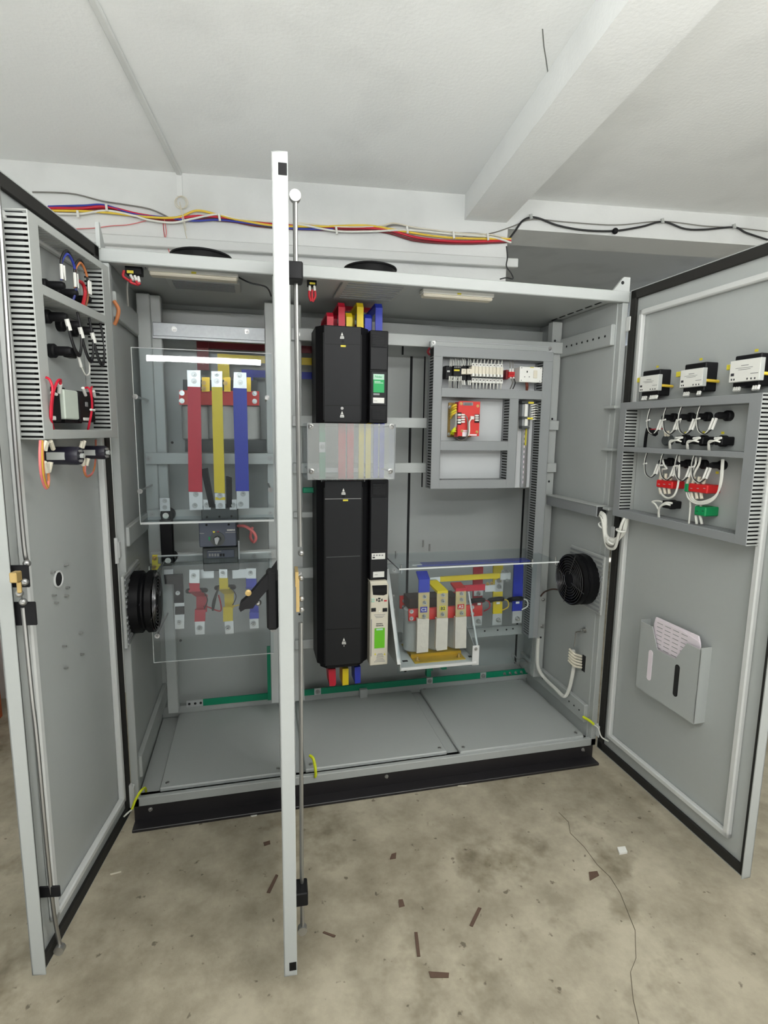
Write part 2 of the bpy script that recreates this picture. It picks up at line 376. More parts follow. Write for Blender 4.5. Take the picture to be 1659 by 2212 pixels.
# gland plates on the floor
def gland(pts):
    z = .044; q = [at(a, b, Z=z) for a, b in pts]
    x0 = (q[0].x+q[3].x)/2; x1 = (q[1].x+q[2].x)/2; y0 = (q[0].y+q[1].y)/2; y1 = (q[2].y+q[3].y)/2
    g = P_('gland_plate', MB().box(x0, x1, y0, y1, .026, z, .004))
    for xx, yy in ((x0+.025, y0+.03), (x1-.025, y0+.03), (x0+.025, y1-.03), (x1-.025, y1-.03)):
        part('screw', MB().loft((xx, yy, z), (0, 0, 1), [(.008, 0), (.007, .003), (.003, .003)], 10), STEEL, g)
gland([(330, 1706), (608, 1668), (606, 1507), (402, 1521)])
gland([(640, 1662), (961, 1626), (887, 1483), (650, 1502)])
gland([(983, 1629), (1250, 1588), (1132, 1462), (914, 1482)])
# side rails
for x0, x1 in ((.016, .036), (WC-.05, WC-.03)):
    P_('side_rail', MB().box(x0, x1, .03, BY, .10, .185, .003)); P_('side_rail', MB().box(x0, x1, .03, .44, 1.79, 1.875, .003)); 
P_('side_rail', MB().box(.016, .036, .03, .44, 1.0, 1.07, .003))
for k in range(9):
    P_('rail_hole', MB().cyl((WC-.0502, .07+.042*k, 1.832), (WC-.0515, .07+.042*k, 1.832), .005, n=10), DARK)
    P_('rail_hole', MB().cyl((WC-.0502, .07+.042*k, .142), (WC-.0515, .07+.042*k, .142), .004, n=10), DARK)
for k in range(6):      # slots in the roof edge
    P_('roof_slot', MB().box(WC-.075, WC-.068, .08+.07*k, .125+.07*k, 1.9695, 1.9725), DARK)
# mounting columns and cross rails
CY = .42
def colm(xa, xb, y0, z0, z1, d=.045): return P_('mounting_column', MB().box(xa, xb, y0, y0+d, z0, z1, .003))
xl0 = at(361, 1300, Y=CY).x; XLc = (at(354, 1543, Y=CY).x+.008, at(386, 1543, Y=CY).x)
colm(at(350, 1273, Y=CY).x, at(386, 1543, Y=CY).x, CY, .145, 1.955)
xf0, xf1 = at(314, 1050, Y=.40).x, at(342, 1050, Y=.40).x
colm(xf0, xf1, .40, at(333, 1218, Y=.40).z, 1.955, .05)
xml0, xml1 = at(577, 1000, Y=CY).x, at(600, 1000, Y=CY).x
colm(xml0, xml1, CY, .145, 1.955)
xmr0, xmr1 = at(628, 900, Y=CY).x, at(652.5, 900, Y=CY).x
colm(xmr0, xmr1, CY, .145, 1.955)
xr0, xr1 = at(1184, 900, Y=CY).x, at(1204, 900, Y=CY).x
rc = colm(xr0, xr1, CY, .145, 1.955)
def rail(x0, y0, x1, y1, Y, d=.012, m=PAINT, name='cross_rail'): return P_(name, MB().fb(x0, y0, x1, y1, Y, d, .002), m)
r1 = rail(330, 702, 572, 731, .41, .012, GALV); 
P_('cross_rail', MB().fb(330, 731, 572, 736, .405, .03), GALV)
rail(314, 979, 592, 1003, .385); rail(318, 1099, 594, 1121, .385); rail(352, 1191, 597, 1211, .385); 
P_('fixing_plate', MB().fb(325, 1192, 351, 1218, .375, .012, .002))
zr = [at(860, 733, Y=.40).z, at(860, 913, Y=.40).z, at(860, 1011, Y=.40).z, at(670, 1112, Y=.40).z, at(665, 1238, Y=.40).z, at(665, 1392, Y=.40).z]
for k, z in enumerate(zr):
    h = (.026, .023, .023, .012, .024, .022)[k]
    P_('cross_rail', MB().box(xmr0+.005, (xr1, xr1, xr1, .86, 1.16, 1.16)[k], .40, .415, z-h, z+h, .002))
P_('cross_rail', MB().fb(1010, 1354, 1140, 1374, .43, .012, .002))
# bolts on columns and rails
for px, py, Y in ((322, 991, .385), (583, 990, .385), (329, 1112, .385), (584, 1109, .385), (586, 1198, .385), (550, 1201, .385), (384, 1207, .385), (643, 722, .40), (640, 911, .40), (642, 1013, .40), (647, 1239, .40), (650, 1394, .40),
                  (1200, 750, .42), (1194, 917, .42), (1187, 1009, .42), (1174, 1296, .42), (1171, 1353, .42), (376, 711, .41), (533, 716, .41)):
    P_('bolt', MB().bolt(px, py, Y, .008, .010), STEEL)
for px, py in ((643, 772), (644, 804), (644, 836), (644, 892), (646, 1041), (647, 1327), (648, 1423), (1199, 736), (1193, 905), (1186, 1040), (1168, 1377), (372, 956), (390, 1384)):
    p = at(px, py, Y=CY-.001); P_('column_hole', MB().cyl((p.x, CY+.001, p.z), (p.x, CY-.0012, p.z), .0055, n=10), DARK)
for px, py in ((1075, 1361), (1094, 1360), (1108, 1358), (1047, 1363)):
    p = at(px, py, Y=.43); P_('rail_hole', MB().cyl((p.x, .431, p.z), (p.x, .4285, p.z), .0045, n=10), DARK)
# clips on the right side wall
for (a, b, c, d) in ((1307, 876, 1332, 884), (1302, 967, 1326, 974), (1296, 1092, 1318, 1102)):
    p = at((a+c)/2, (b+d)/2, X=WC-.04); P_('wall_clip', MB().box(WC-.055, WC-.03, p.y-.045, p.y+.03, p.z-.006, p.z+.006, .002))
# lifting lugs
def lug(x, sgn):
    m = MB().prism([(-.055, 2.0), (.055, 2.0), (.055, 2.065), (-.0, 2.065), (-.04, 2.03)], x-.006, x+.006, 'x')
    return P_('lifting_lug', MB().prism([(x-sgn*.075, 2.0), (x+.0, 2.0), (x+.0, 2.055), (x-sgn*.03, 2.055)], .0, .012, 'y'))
lug(WC, 1)
P_('lug_hole', MB().cyl((WC-.035, -.001, 2.032), (WC-.035, .013, 2.032), .007, n=12), DARK)
P_('lifting_lug', MB().prism([(-.01, 1.995), (.06, 1.995), (.06, 2.01), (.0, 2.075), (-.01, 2.075)], -.006, .006, 'x'))
# hinges
for x, z in ((.002, 1.0), (.002, .07), (WC+.004, 1.87), (WC+.004, 1.0), (WC+.004, .08)):
    P_('hinge', MB().box(x-.012, x+.012, -.03, .0, z-.03, z+.03, .004).cyl((x, -.028, z-.045), (x, -.028, z+.045), .009), PAINTW)
P_('plinth_screw', MB().bolt(325, 1748, .004, .006, .008), STEEL); P_('plinth_screw', MB().bolt(835, 1677, .004, .006, .008), STEEL); P_('plinth_screw', MB().bolt(1259, 1619, .004, .006, .008), STEEL)

# ---------------------------------------------------------------- doors
def door(D, w, z0, z1, name, ulo=0.012):
    t = .022
    # outer skin with returned edges; everything in door coordinates (u from the hinge, w out of the inner face)
    d = P_('door', D.mb().box(ulo, w, -t, -t+.003, z0, z1).box(w-.003, w, -t, .012, z0, z1).box(ulo, ulo+.003, -t, 0.002, z0, z1).box(ulo, w, -t, .004, z0, z0+.003).box(ulo, w, -t, .004, z1-.003, z1), PAINT, name)
    g = .034
    part('inner_panel', D.mb().box(ulo+.003, w-.003, -t+.003, -.006, z0+.003, z1-.003), PAINT, d)
    a, b = ulo+.006, w-.006
    part('gasket', D.mb().box(a, a+g, -.006, .006, z0+.004, z1-.004, .002).box(a, b, -.006, .006, z0+.004, z0+.004+g, .002).box(a, b, -.006, .006, z1-.004-g, z1-.004, .002), RUBBER, d)
    part('gasket', D.mb().box(b-.012, b, -.006, .006, z0+.004, z1-.004, .002), RUBBER, d)
    a2, b2 = a+g+.03, b-.06
    f = D.mb()
    for (x0, x1, y0, y1) in ((a2, a2+.022, z0+.09, z1-.09), (b2-.022, b2, z0+.09, z1-.09)): f.box(x0, x1, -.006, .014, y0, y1, .004)
    for (y0, y1) in ((z0+.09, z0+.112), (z1-.112, z1-.09)): f.box(a2, b2, -.006, .014, y0, y1, .004)
    part('stiffener_frame', f, PAINTW, d)
    return d
WL, WM, WR_ = .6433, .763, .7835
dl = door(DL, WL, .0, 2.0, 'left cabinet door swung open')
dm = door(DM, WM, .0, 2.0, 'middle cabinet door seen edge on')
dr = door(DR, WR_, .0, 2.0, 'right cabinet door with document pocket')
def lock_rod(D, d, u, zlo, zhi, zl, w0=.03):
    m = D.mb().tube([(u, w0, zlo), (u-.004, w0, zlo+.2), (u-.012, w0+.004, zl-.10)], .0055, 8, 4)
    part('lock_rod', m, CHROME, d); part('lock_rod', D.mb().tube([(u, w0, zhi), (u-.004, w0, zhi-.25), (u-.012, w0+.004, zl+.10)], .0055, 8, 4), CHROME, d)
    for z, zz in ((zlo+.12, .02), (zhi-.165, .02)):
        part('rod_guide', D.mb().box(u-.02, u+.035, 0, .045, z-zz, z+zz, .003), BLACK, d)
    for z in (zlo-.004, zhi+.004):
        r = D.mb(); c = D.T(u, w0, z); r2 = MB(); r2.cyl(c-D.e*.008, c+D.e*.008, .013, n=18)
        part('rod_roller', r2, STEEL, d)
def latch(D, d, u, z, full=True):
    part('latch_cam', D.mb().box(u-.045, u+.012, .02, .028, z-.008, z+.03).box(u-.018, u+.004, .022, .03, z-.075, z+.01), BRASS, d)
    if full: part('latch_body', D.mb().box(u+.0, u+.03, 0, .03, z-.07, z+.05, .004), BLACK, d)
    for (uu, zz) in ((u-.02, z+.07), (u-.04, z+.0), (u-.024, z-.05), (u-.028, z-.08)):
        c = D.T(uu, .036, zz); part('latch_pin', MB().sph(c, .008), STEEL, d)
    if full: part('keeper_block', D.mb().box(u-.035, u+.03, 0, .03, z-.24, z-.13, .004), BLACK, d)

for pts in ([(130, 2045), (111, 1929), (80, 1600), (69, 1504), (50, 1312)], [(58, 1212), (52, 1180), (36, 1000), (20, 780), (2, 500), (-8, 380)]):
    part('lock_rod', DL.mb().tube([DL.P(x, y, .026) for x, y in pts], .0055, 8, 4), CHROME, dl)
c = DL.T(*DL.P(129, 2050, .026)); part('rod_roller', MB().cyl(c-DL.e*.008, c+DL.e*.008, .013, n=18), STEEL, dl)
def dlbox(r_, w0, w1):
    ua = DL.uv(r_[2], (r_[1]+r_[3])/2, w1)[0]; ub = DL.uv(r_[0], (r_[1]+r_[3])/2, w0)[0]; z0 = DL.uv((r_[0]+r_[2])/2, r_[3], w1)[1]; z1 = DL.uv((r_[0]+r_[2])/2, r_[1], w1)[1]
    return DL.mb().box(min(ua, ub-.006), ub, w0, w1, z0, z1, .002)
part('rod_guide', dlbox((87, 1949, 127, 1977), -.002, .05), BLACK, dl)
for r_, w1, nm in (((18, 1234, 43, 1286), .045, 'latch_body'), ((25, 1319, 60, 1375), .055, 'keeper_block')):
    part(nm, dlbox(r_, -.002, w1), BLACK, dl)
part('latch_cam', dlbox((19, 1238, 49, 1261), .044, .060), BRASS, dl); part('latch_cam', dlbox((35, 1258, 49, 1284), .046, .056), BRASS, dl)
for px, py in ((58, 1217), (54, 1257), (42, 1282), (50, 1300)): part('latch_pin', MB().sph(DL.T(*DL.P(px, py, .036)), .009), STEEL, dl)
lock_rod(DM, dm, .672, .045, 1.945, 1.03); latch(DM, dm, .69, 1.045, False)
# hole with escutcheon and welded studs on the left door
u, z = DL.uv(126, 1251, -.004)
c = DL.T(u, -.0055, z); part('lock_hole', MB().loft(c, DL.n, [(.021, 0), (.021, .002), (.015, .003)], 24), DARK, dl)
part('escutcheon', MB().ring(c+DL.n*.002, DL.n, .022, .003), PAINTW, dl)
for px, py in ((140, 1221), (111, 1236), (143, 1269), (114, 1286), (141, 1287), (119, 1302), (172, 1367), (136, 1396), (175, 1413), (140, 1443)):
    uu, zz = DL.uv(px, py, -.004); c = DL.T(uu, -.006, zz); part('welded_stud', MB().cyl(c, c+DL.n*.012, .0028, n=8), STEEL, dl)
# dark caps on the edge of the middle door
for z in (1.965, .028):
    part('edge_cap', DM.mb().box(WM-.001, WM+.001, -.008, .010, z-.012, z+.012), BLACKD, dm)
# swing handle on the outside of the middle door
h = DM.mb(); part('handle_base', h.box(WM-.07, WM-.035, -.050, -.022, at(606, 1372, Y=-.78).z, at(606, 1240, Y=-.78).z, .006), BLACK, dm)
q = at(606, 1250, Y=-.78).z
m = DM.mb()
k_ = .62; q += .024
m.prism([(-.022+(a+.022)*k_, q-.005+(b+.0)*k_) for a, b in [(-.024, .018), (-.024, -.05), (-.05, -.075), (-.088, -.118), (-.112, -.150), (-.118, -.160), (-.148, -.162), (-.166, -.172), (-.172, -.158), (-.166, -.140), (-.140, -.118), (-.080, -.048), (-.045, -.012)]], WM-.068, WM-.036, 'x')
part('swing_handle', m, BLACK, dm)
c = DM.T(WM-.060, -.070, q-.098); part('handle_screw', MB().sph(c, .008), STEEL, dm)
c = DM.T(WM-.040, -.092, q-.066); part('handle_key', MB().loft(c, (0, -1, .2), [(.007, 0), (.0075, .006), (.003, .009)], 14), BRASS, dm)
# document pocket on the right door
pk = .04; u0, u1 = .266, .564; zb0, zb1 = .424, .705
t = .003
m = DR.mb().prism([(u0, zb0), (u1, zb0), (u1, zb1-.012), (u0+.235, zb1-.012), (u0+.19, zb1-.09), (u0+.10, zb1-.09), (u0+.065, zb1-.012), (u0, zb1-.012)], pk-t, pk, 'y')
m.box(u0, u1, -.006, pk, zb0-.003, zb0).box(u0, u0+t, -.006, pk, zb0, zb1-.006).box(u1-t, u1, -.006, pk, zb0, zb1-.006)
dp = part('document_pocket', m, PAINT, dr)
for uc in (u0+.07, u0+.205):
    sl = DR.mb().prism([(uc+.011*math.cos(a)*1.0, (zb0+.115)+(.05 if math.sin(a) > 0 else -.05)+.011*math.sin(a)) for a in [2*math.pi*k/20 for k in range(20)]], pk-.0005, pk+.0012, 'y')
    part('pocket_slot', sl, PAPER if uc < u0+.1 else DARK, dp)
# ================================================================ left compartment
def bolts(lst, Y, parent, m=STEEL, r=.008, h=.012, name='bolt'):
    for px, py in lst: part(name, MB().bolt(px, py, Y, r, h), m, parent)
def T0(px, py, Y): return at(px, py, Y=Y)
def fpart(name, pts, Y, d, m, parent, label=None): return part(name, MB().fp(pts, Y, d), m, parent, label)
def standoff(px, py, Ys, Yb, parent, r=.004):
    p = at(px, py, Y=Ys)
    part('standoff', MB().cyl((p.x, Yb, p.z), (p.x, Ys-.004, p.z), r, n=10), STEEL, parent)
    part('standoff_screw', MB().bolt3((p.x, Ys-.003, p.z), (0, -1, 0), .007, .010), STEEL, parent)
# upper clear guard
YA = .155
p0 = at(283, 750, Y=YA); p1 = at(586, 764, Y=YA); zb = at(298, 1130, Y=YA).z
g = thing('acrylic_guard', (p0.x, YA, zb), 'large clear acrylic guard in front of the long red, yellow and blue busbars', 'guard')
part('panel', MB().box(p0.x, p1.x, YA, YA+.004, zb, p0.z), ACRYLH, g)
part('flange', MB().box(p0.x, p1.x, YA, YA+.15, zb-.004, zb), ACRYL, g)
part('edge', MB().box(p0.x, p1.x, YA-.001, YA+.005, zb-.006, zb+.002), ACEDGE, g)
part('edge', MB().box(p0.x, p1.x, YA-.0005, YA+.0045, p0.z-.0015, p0.z+.001), ACEDGE, g)
part('edge', MB().box(p0.x-.001, p0.x+.0015, YA-.0005, YA+.0045, zb, p0.z), ACEDGE, g)
for px, py in ((293, 857), (303, 1061), (577, 859), (584, 1058)): standoff(px, py, YA, .398, g)
# three long busbars
def busbar(label, sleeve, sc, plates, blts, Y, d=.008, yel=None, group=None):
    c = at(sum(p[0] for p in sleeve)/len(sleeve), max(p[1] for p in sleeve), Y=Y)
    b = thing('busbar', (c.x, Y, c.z), label, 'busbar', group)
    fpart('sleeve', sleeve, Y, d, sc, b)
    for pl in plates: fpart('end_plate', pl, Y+.001, d-.002, ALU, b)
    bolts(blts, Y+.001, b)
    return b
YBB = .25
G3 = 'long busbars above the breaker'
b = busbar('long red busbar, leftmost of three above the breaker', [(405, 835), (433, 836), (437, 1063), (407, 1062)], RED, [[(404, 800), (433, 800), (433, 836), (405, 835)], [(408, 1063), (437, 1063), (438, 1101), (410, 1102)]], [(419, 809), (419, 823), (423, 1068), (421, 1092)], YBB, group=G3)
b = busbar('long yellow busbar, middle of three above the breaker', [(457, 836), (480, 836), (486, 1066), (463, 1064)], YEL, [[(456, 802), (480, 802), (480, 836), (457, 836)], [(464, 1065), (486, 1066), (487, 1099), (466, 1099)]], [(468, 808), (468, 823), (475, 1071), (476, 1092)], YBB, group=G3)
fpart('sleeve', [(465, 1074), (486, 1074), (487, 1080), (465, 1080)], YBB-.0006, .004, YEL, b)
b = busbar('long blue busbar, rightmost of three above the breaker', [(503, 838), (533, 839), (538, 1061), (509, 1061)], BLU, [[(505, 804), (532, 805), (533, 839), (504, 838)], [(511, 1061), (538, 1061), (538, 1098), (512, 1099)]], [(517, 811), (519, 826), (525, 1067), (520, 1089)], YBB, group=G3)
# line reactor behind
YR_ = .47
r = thing('line_reactor', at(470, 978, Y=YR_), 'line reactor with grey coils and red clamp behind the long busbars', 'reactor')
for xc in (424, 480, 536):
    p0 = at(xc, 876, Y=YR_+.05); p1 = at(xc, 950, Y=YR_+.05)
    part('coil', MB().loft(p1, (0, 0, 1), [(.052, 0), (.057, .006), (.057, p0.z-p1.z-.006), (.052, p0.z-p1.z)], 24), COIL, r)
fpart('clamp_bar', [(387, 843), (560, 845), (560, 876), (387, 874)], YR_-.02, .03, REDP, r)
bolts([(393, 849), (393, 866), (550, 850), (550, 867)], YR_-.02, r, STEEL, .008, .008)
fpart('core', [(400, 950), (590, 950), (590, 976), (400, 976)], YR_-.01, .10, DKGREY, r)
fpart('core', [(395, 820), (555, 822), (555, 846), (395, 844)], YR_+.02, .06, DKGREY, r)
for x0, x1 in ((436, 453), (484, 498), (533, 542)): fpart('terminal_tab', [(x0, 815), (x1, 815), (x1, 846), (x0, 846)], YR_-.03, .006, GOLD, r)
bolts([(440, 827), (440, 839), (487, 828)], YR_-.03, r, BRASS, .007, .006)
# horizontal busbars running behind the centre posts into the next bay
def hbar(label, z_px, xa, m, drop=None, Y=.56, h=.032):
    z = at(*z_px, Y=Y).z; x0 = at(xa, z_px[1], Y=Y).x; x1 = .80
    t = thing('busbar', ((x0+x1)/2, Y, z-h/2), label, 'busbar', 'horizontal busbars crossing behind the centre posts')
    part('sleeve', MB().box(x0+.04, x1, Y, Y+.008, z-h/2, z+h/2), m, t)
    part('end_plate', MB().box(x0, x0+.04, Y+.001, Y+.007, z-h/2, z+h/2), ALU, t)
    if drop:
        zd = at(*drop, Y=Y).z; part('drop_bar', MB().box(x0, x0+.05, Y-.008, Y, min(z, zd)-.0, z+h/2), m, t)
hbar('dark red horizontal busbar crossing behind the centre post, highest of three', (600, 752), 425, MAROON, (440, 800))
hbar('yellow horizontal busbar crossing behind the centre post, middle of three', (600, 778), 470, YEL, (480, 820))
hbar('blue horizontal busbar crossing behind the centre post, lowest of three', (600, 809), 522, BLU, (530, 830))
# moulded case breaker
br = thing('circuit_breaker', at(473, 1233, Y=.27), 'dark grey moulded case circuit breaker with blue grey rotary handle module', 'breaker')
part('body', MB().fb(437, 1096, 515, 1233, .27, .11, .003), DKGREY, br)
part('trip_panel', MB().fb(447, 1188, 506, 1205, .241, .01, .001), BLUEGREY, br)
part('handle_module', MB().fb(430, 1127, 510, 1181, .20, .07, .003), BLUEGREY, br)
part('module_cap', MB().fb(438, 1182, 515, 1217, .245, .03, .003), DKGREY, br)
for px, py in ((446, 1134), (494, 1133)): p = at(px, py, Y=.2); part('fixing_hole', MB().cyl((p.x, .202, p.z), (p.x, .1992, p.z), .0045, n=12), BLACKD, br)
for px, py in ((447, 1117), (474, 1116), (500, 1115)): p = at(px, py, Y=.27); part('fixing_hole', MB().cyl((p.x, .272, p.z), (p.x, .2692, p.z), .0045, n=12), BLACKD, br)
p = at(470, 1164, Y=.2); part('dial', MB().cyl((p.x, .2, p.z), (p.x, .194, p.z), .028, n=28), DKGREY, br)
part('knob', MB().loft((p.x, .194, p.z), (0, -1, 0), [(.014, 0), (.012, .016), (.004, .018)], 16), DKGREY, br)
part('knob_grip', MB().fp([(463, 1163), (470, 1160), (474, 1163), (469, 1177), (465, 1175)], .172, .01), GALV, br)
part('position_mark', MB().fp([(459, 1148), (463, 1147), (467, 1152), (463, 1155)], .1985, .002), YLABEL, br)
part('position_mark', MB().fp([(467, 1150), (472, 1147), (473, 1152), (468, 1152)], .1985, .002), RED, br)
part('position_mark', MB().fp([(450, 1160), (458, 1160), (459, 1167), (451, 1167)], .1985, .002), GREENT, br)
ftext('maker_name', 'SIEMENS', 499, 1145, .2, .0085, WHITE, br, .0002)
part('print_line', MB().fp([(487, 1149.5), (509, 1149), (509, 1150.5), (487, 1151)], .1993, .001), GINK, br)
part('print_line', MB().fp([(431, 1151.5), (441, 1151.5), (441, 1153), (431, 1153)], .1993, .001), GINK, br)
for k in range(6):
    x = 451+k*6; part('setting_dial', MB().fb(x, 1196, x+4, 1202, .2395, .003), (GINK, GINK, GINK, GINK, DARK, DARK)[k], br)
part('print_line', MB().fb(449, 1190.5, 478, 1192, .2405, .001), GINK, br)
part('auxiliary_strip', MB().fb(514.5, 1168, 517.5, 1208, .24, .02), GALV, br)
for pts in ([(434, 1015), (447, 1012), (462, 1094), (452, 1097)], [(488, 1030), (500, 1034), (501, 1096), (489, 1097)]):
    part('phase_barrier', MB().fp(pts, .26, .05), BLACKD, br)
for (x0, x1) in ((439, 455), (496, 511)):
    part('terminal_tab', MB().fb(x0, 1079, x1, 1101, .268, .005), ALU, br); bolts([((x0+x1)/2, 1091)], .268, br)
for (x0, x1) in ((431, 462), (502, 533)):
    part('terminal_tab', MB().fb(x0, 1230, x1, 1249, .30, .005), ALU, br)
# wires of the breaker
def wire(label, pts, m, r=.004, name='wire', cat='wire', group=None, T=None):
    return solo(name, MB(T).tube(pts, r, 8, 6), m, label, cat, group)
wire('pink insulated wire looping out of the right side of the breaker', [at(514, 1136, Y=.27), at(530, 1137, Y=.24), at(547, 1149, Y=.23), at(553, 1162, Y=.23), at(548, 1171, Y=.25), at(541, 1160, Y=.30), at(545, 1140, Y=.35)], WIREP, .006)
# left neutral bar: black sleeved bar with tinned ends
nb = thing('neutral_busbar', at(358, 1216, Y=.34), 'black sleeved neutral busbar left of the breaker, with tinned top end', 'busbar')
part('sleeve', MB().fb(347, 1122, 374, 1217, .34, .03, .003), BLACKD, nb)
part('end_plate', MB().fb(345, 1076, 367, 1104, .335, .006), ALU, nb); bolts([(356, 1082), (356, 1096)], .335, nb, STEEL, .007, .008)
p = at(362, 1112, Y=.35); part('insulator', MB().cyl((p.x, .38, p.z), (p.x, .345, p.z), .028, n=24), BLACK, nb); part('insulator_block', MB().fb(347, 1104, 368, 1122, .335, .03, .002), BLACK, nb)
bolts([(358, 1114), (363, 1211)], .335, nb, WHITE, .009, .008)
p = at(371, 1204, Y=.355); part('insulator', MB().cyl((p.x, .39, p.z), (p.x, .352, p.z), .022, n=24), BLACK, nb)
nb = thing('neutral_busbar', at(388, 1358, Y=.38), 'black neutral busbar with a bent top end behind the lower acrylic guard', 'busbar')
part('sleeve', MB().fp([(354, 1242), (395, 1240), (397, 1302), (376, 1303), (375, 1262), (356, 1262)], .36, .008), BLACKD, nb)
part('sleeve', MB().fp([(378, 1311), (398, 1310), (398, 1327), (378, 1328)], .36, .008), BLACKD, nb)
part('end_plate', MB().fp([(354, 1231), (374, 1230), (374, 1240), (354, 1241)], .36, .007), ALU, nb)
part('end_plate', MB().fp([(377, 1302), (398, 1301), (398, 1358), (378, 1359)], .364, .006), ALU, nb)
bolts([(384, 1281), (387, 1345)], .36, nb, STEEL, .007, .008)
# lower clear guard
YL = .13
p0 = at(322, 1224, Y=YL); zb = at(341, 1431, Y=YL).z; x1 = at(590, 1320, Y=YL).x
g = thing('acrylic_guard', (p0.x, YL, zb), 'lower clear acrylic guard in front of the three short busbars under the breaker', 'guard')
part('panel', MB().box(p0.x, x1, YL, YL+.004, zb, p0.z), ACRYLH, g)
part('top_flange', MB().box(p0.x, x1, YL+.004, YL+.19, p0.z-.004, p0.z), ACRYL, g)
part('edge', MB().box(p0.x, x1, YL-.0005, YL+.0045, zb-.0012, zb+.001), ACEDGE, g)
part('edge', MB().box(p0.x, x1, YL+.188, YL+.191, p0.z-.005, p0.z+.001), ACEDGE, g)
part('edge', MB().box(p0.x-.001, p0.x+.0012, YL-.0005, YL+.0045, zb, p0.z), ACEDGE, g)
for px, py in ((340, 1373), (589, 1360), (336, 1240)): standoff(px, py, YL, .398, g)
p = at(340, 1208, Y=.36)
part('bracket', MB().fp([(329, 1199), (341, 1199), (341, 1218), (351, 1219), (346, 1231), (328, 1231)], .355, .006), YLABEL, g); bolts([(334, 1206), (333, 1225)], .355, g, BRASS, .007, .008)
# short busbars below the breaker
def stepbar(label, front, mid, low, end, plate, m, bl, bp, ct, gname='short busbars below the breaker'):
    c = at(sum(p[0] for p in end)/4, end[2][1], Y=.36)
    t = thing('busbar', (c.x, .36, c.z), label, 'busbar', gname)
    fpart('end_plate', plate, .24, .008, ALU, t); fpart('sleeve', front, .238, .012, m, t)
    fpart('sleeve', mid, .34, .010, m, t); fpart('sleeve', low, .30, .012, m, t); fpart('end_plate', end, .305, .008, ALU, t)
    # offset link joining front and rear bars
    a = at(sum(p[0] for p in front)/4, max(p[1] for p in front), Y=.245); b_ = at(sum(p[0] for p in mid)/4, min(p[1] for p in mid)+4, Y=.345)
    part('offset_link', MB().ribbon([(a.x, .245, a.z), (b_.x, .345, b_.z)], (.045, 0, 0), .008), m, t)
    bolts([bl], .24, t); bolts([bp], .305, t, STEEL, .009, .02)
    if ct:
        p = at(ct[0], ct[1], Y=.28); 
        k = thing('current_transformer', (p.x, .28, p.z-.03), ct[2], 'transformer'); part('ring', MB().ring((p.x, .30, p.z), (0, .35, 1), .036, .010, 26, 8), BLACK, k); part('lead', MB().tube([(p.x+.03, .28, p.z), (p.x+.045, .26, p.z-.03), (p.x+.03, .27, p.z-.07)], .002, 6, 5), WIREK, k)
stepbar('short red busbar stepping down below the breaker', [(408, 1260), (431, 1260), (431, 1276), (410, 1276)], [(424, 1283), (448, 1286), (447, 1322), (424, 1322)], [(421, 1317), (444, 1317), (443, 1342), (420, 1343)], [(421, 1343), (442, 1342), (442, 1370), (422, 1371)], [(409, 1231), (431, 1231), (431, 1262), (409, 1262)], RED, (418, 1244), (431, 1357), (424, 1279, 'black ring current transformer around the short red busbar'))
stepbar('short yellow busbar stepping down below the breaker', [(473, 1249), (492, 1249), (493, 1271), (474, 1271)], [(484, 1277), (505, 1278), (505, 1314), (486, 1316)], [(482, 1312), (503, 1311), (503, 1341), (482, 1343)], [(485, 1342), (504, 1341), (505, 1368), (487, 1370)], [(473, 1230), (491, 1230), (491, 1252), (474, 1252)], YEL, (481, 1239), (492, 1356), (486, 1272, 'black ring current transformer around the short yellow busbar'))
stepbar('short blue busbar stepping down below the breaker, behind the black door handle', [(531, 1250), (554, 1250), (554, 1269), (532, 1269)], [(539, 1266), (557, 1266), (559, 1328), (540, 1330)], [(539, 1323), (559, 1323), (559, 1336), (539, 1337)], [(539, 1336), (558, 1335), (559, 1357), (540, 1358)], [(532, 1228), (553, 1228), (553, 1252), (532, 1252)], BLU, (541, 1238), (547, 1347), None)
wire('black lead hanging between the short red and yellow busbars', [at(478, 1262, Y=.26), at(468, 1280, Y=.24), at(460, 1302, Y=.24), at(460, 1318, Y=.25), at(466, 1290, Y=.27), at(472, 1270, Y=.28)], WIREK, .004)
wire('dark red lead looping between the short red and yellow busbars', [at(472, 1285, Y=.27), at(477, 1305, Y=.26), at(477, 1319, Y=.26), at(466, 1318, Y=.26), at(452, 1312, Y=.27), at(440, 1310, Y=.30)], WIRER, .003)
wire('thin yellow lead running from the yellow busbar to the blue one', [at(500, 1312, Y=.28), at(515, 1307, Y=.27), at(530, 1309, Y=.28), at(542, 1312, Y=.30)], WIREY, .0025)
# roof switches
def switch(label, x0, y0, x1, y1, Y, wires, ylab, ferr):
    t = thing('limit_switch', at((x0+x1)/2, y1, Y=Y), label, 'switch')
    part('body', MB().fb(x0, y0, x1, y1, Y, .035, .002), BLACK, t); part('bracket', MB().fb(x0-3, y0-3, x1+5, y0, Y-.004, .045), GALV, t)
    part('tag', MB().fb(*ylab, Y-.002, .003), YLABEL, t)
    for (a, b, c, d) in ferr: part('ferrule', MB().tube([at(a, b, Y=Y-.004), at(c, d, Y=Y-.012)], .0045, 8, 0), WHITE, t)
    for w in wires: part('lead', MB().tube([at(a, b, Y=Y-.012+.002*i) for i, (a, b) in enumerate(w)], .0042, 8, 5), WIRER, t)
switch('door switch with red leads at the top left corner of the left bay', 270, 573, 306, 592, .05, [[(284, 603), (282, 609), (290, 613), (300, 615)], [(294, 607), (298, 613), (303, 612)], [(268, 584), (266, 596), (274, 603), (285, 610)]], (274, 584, 288, 590), [(282, 594, 288, 605), (291, 596, 295, 606), (299, 598, 301, 609)])
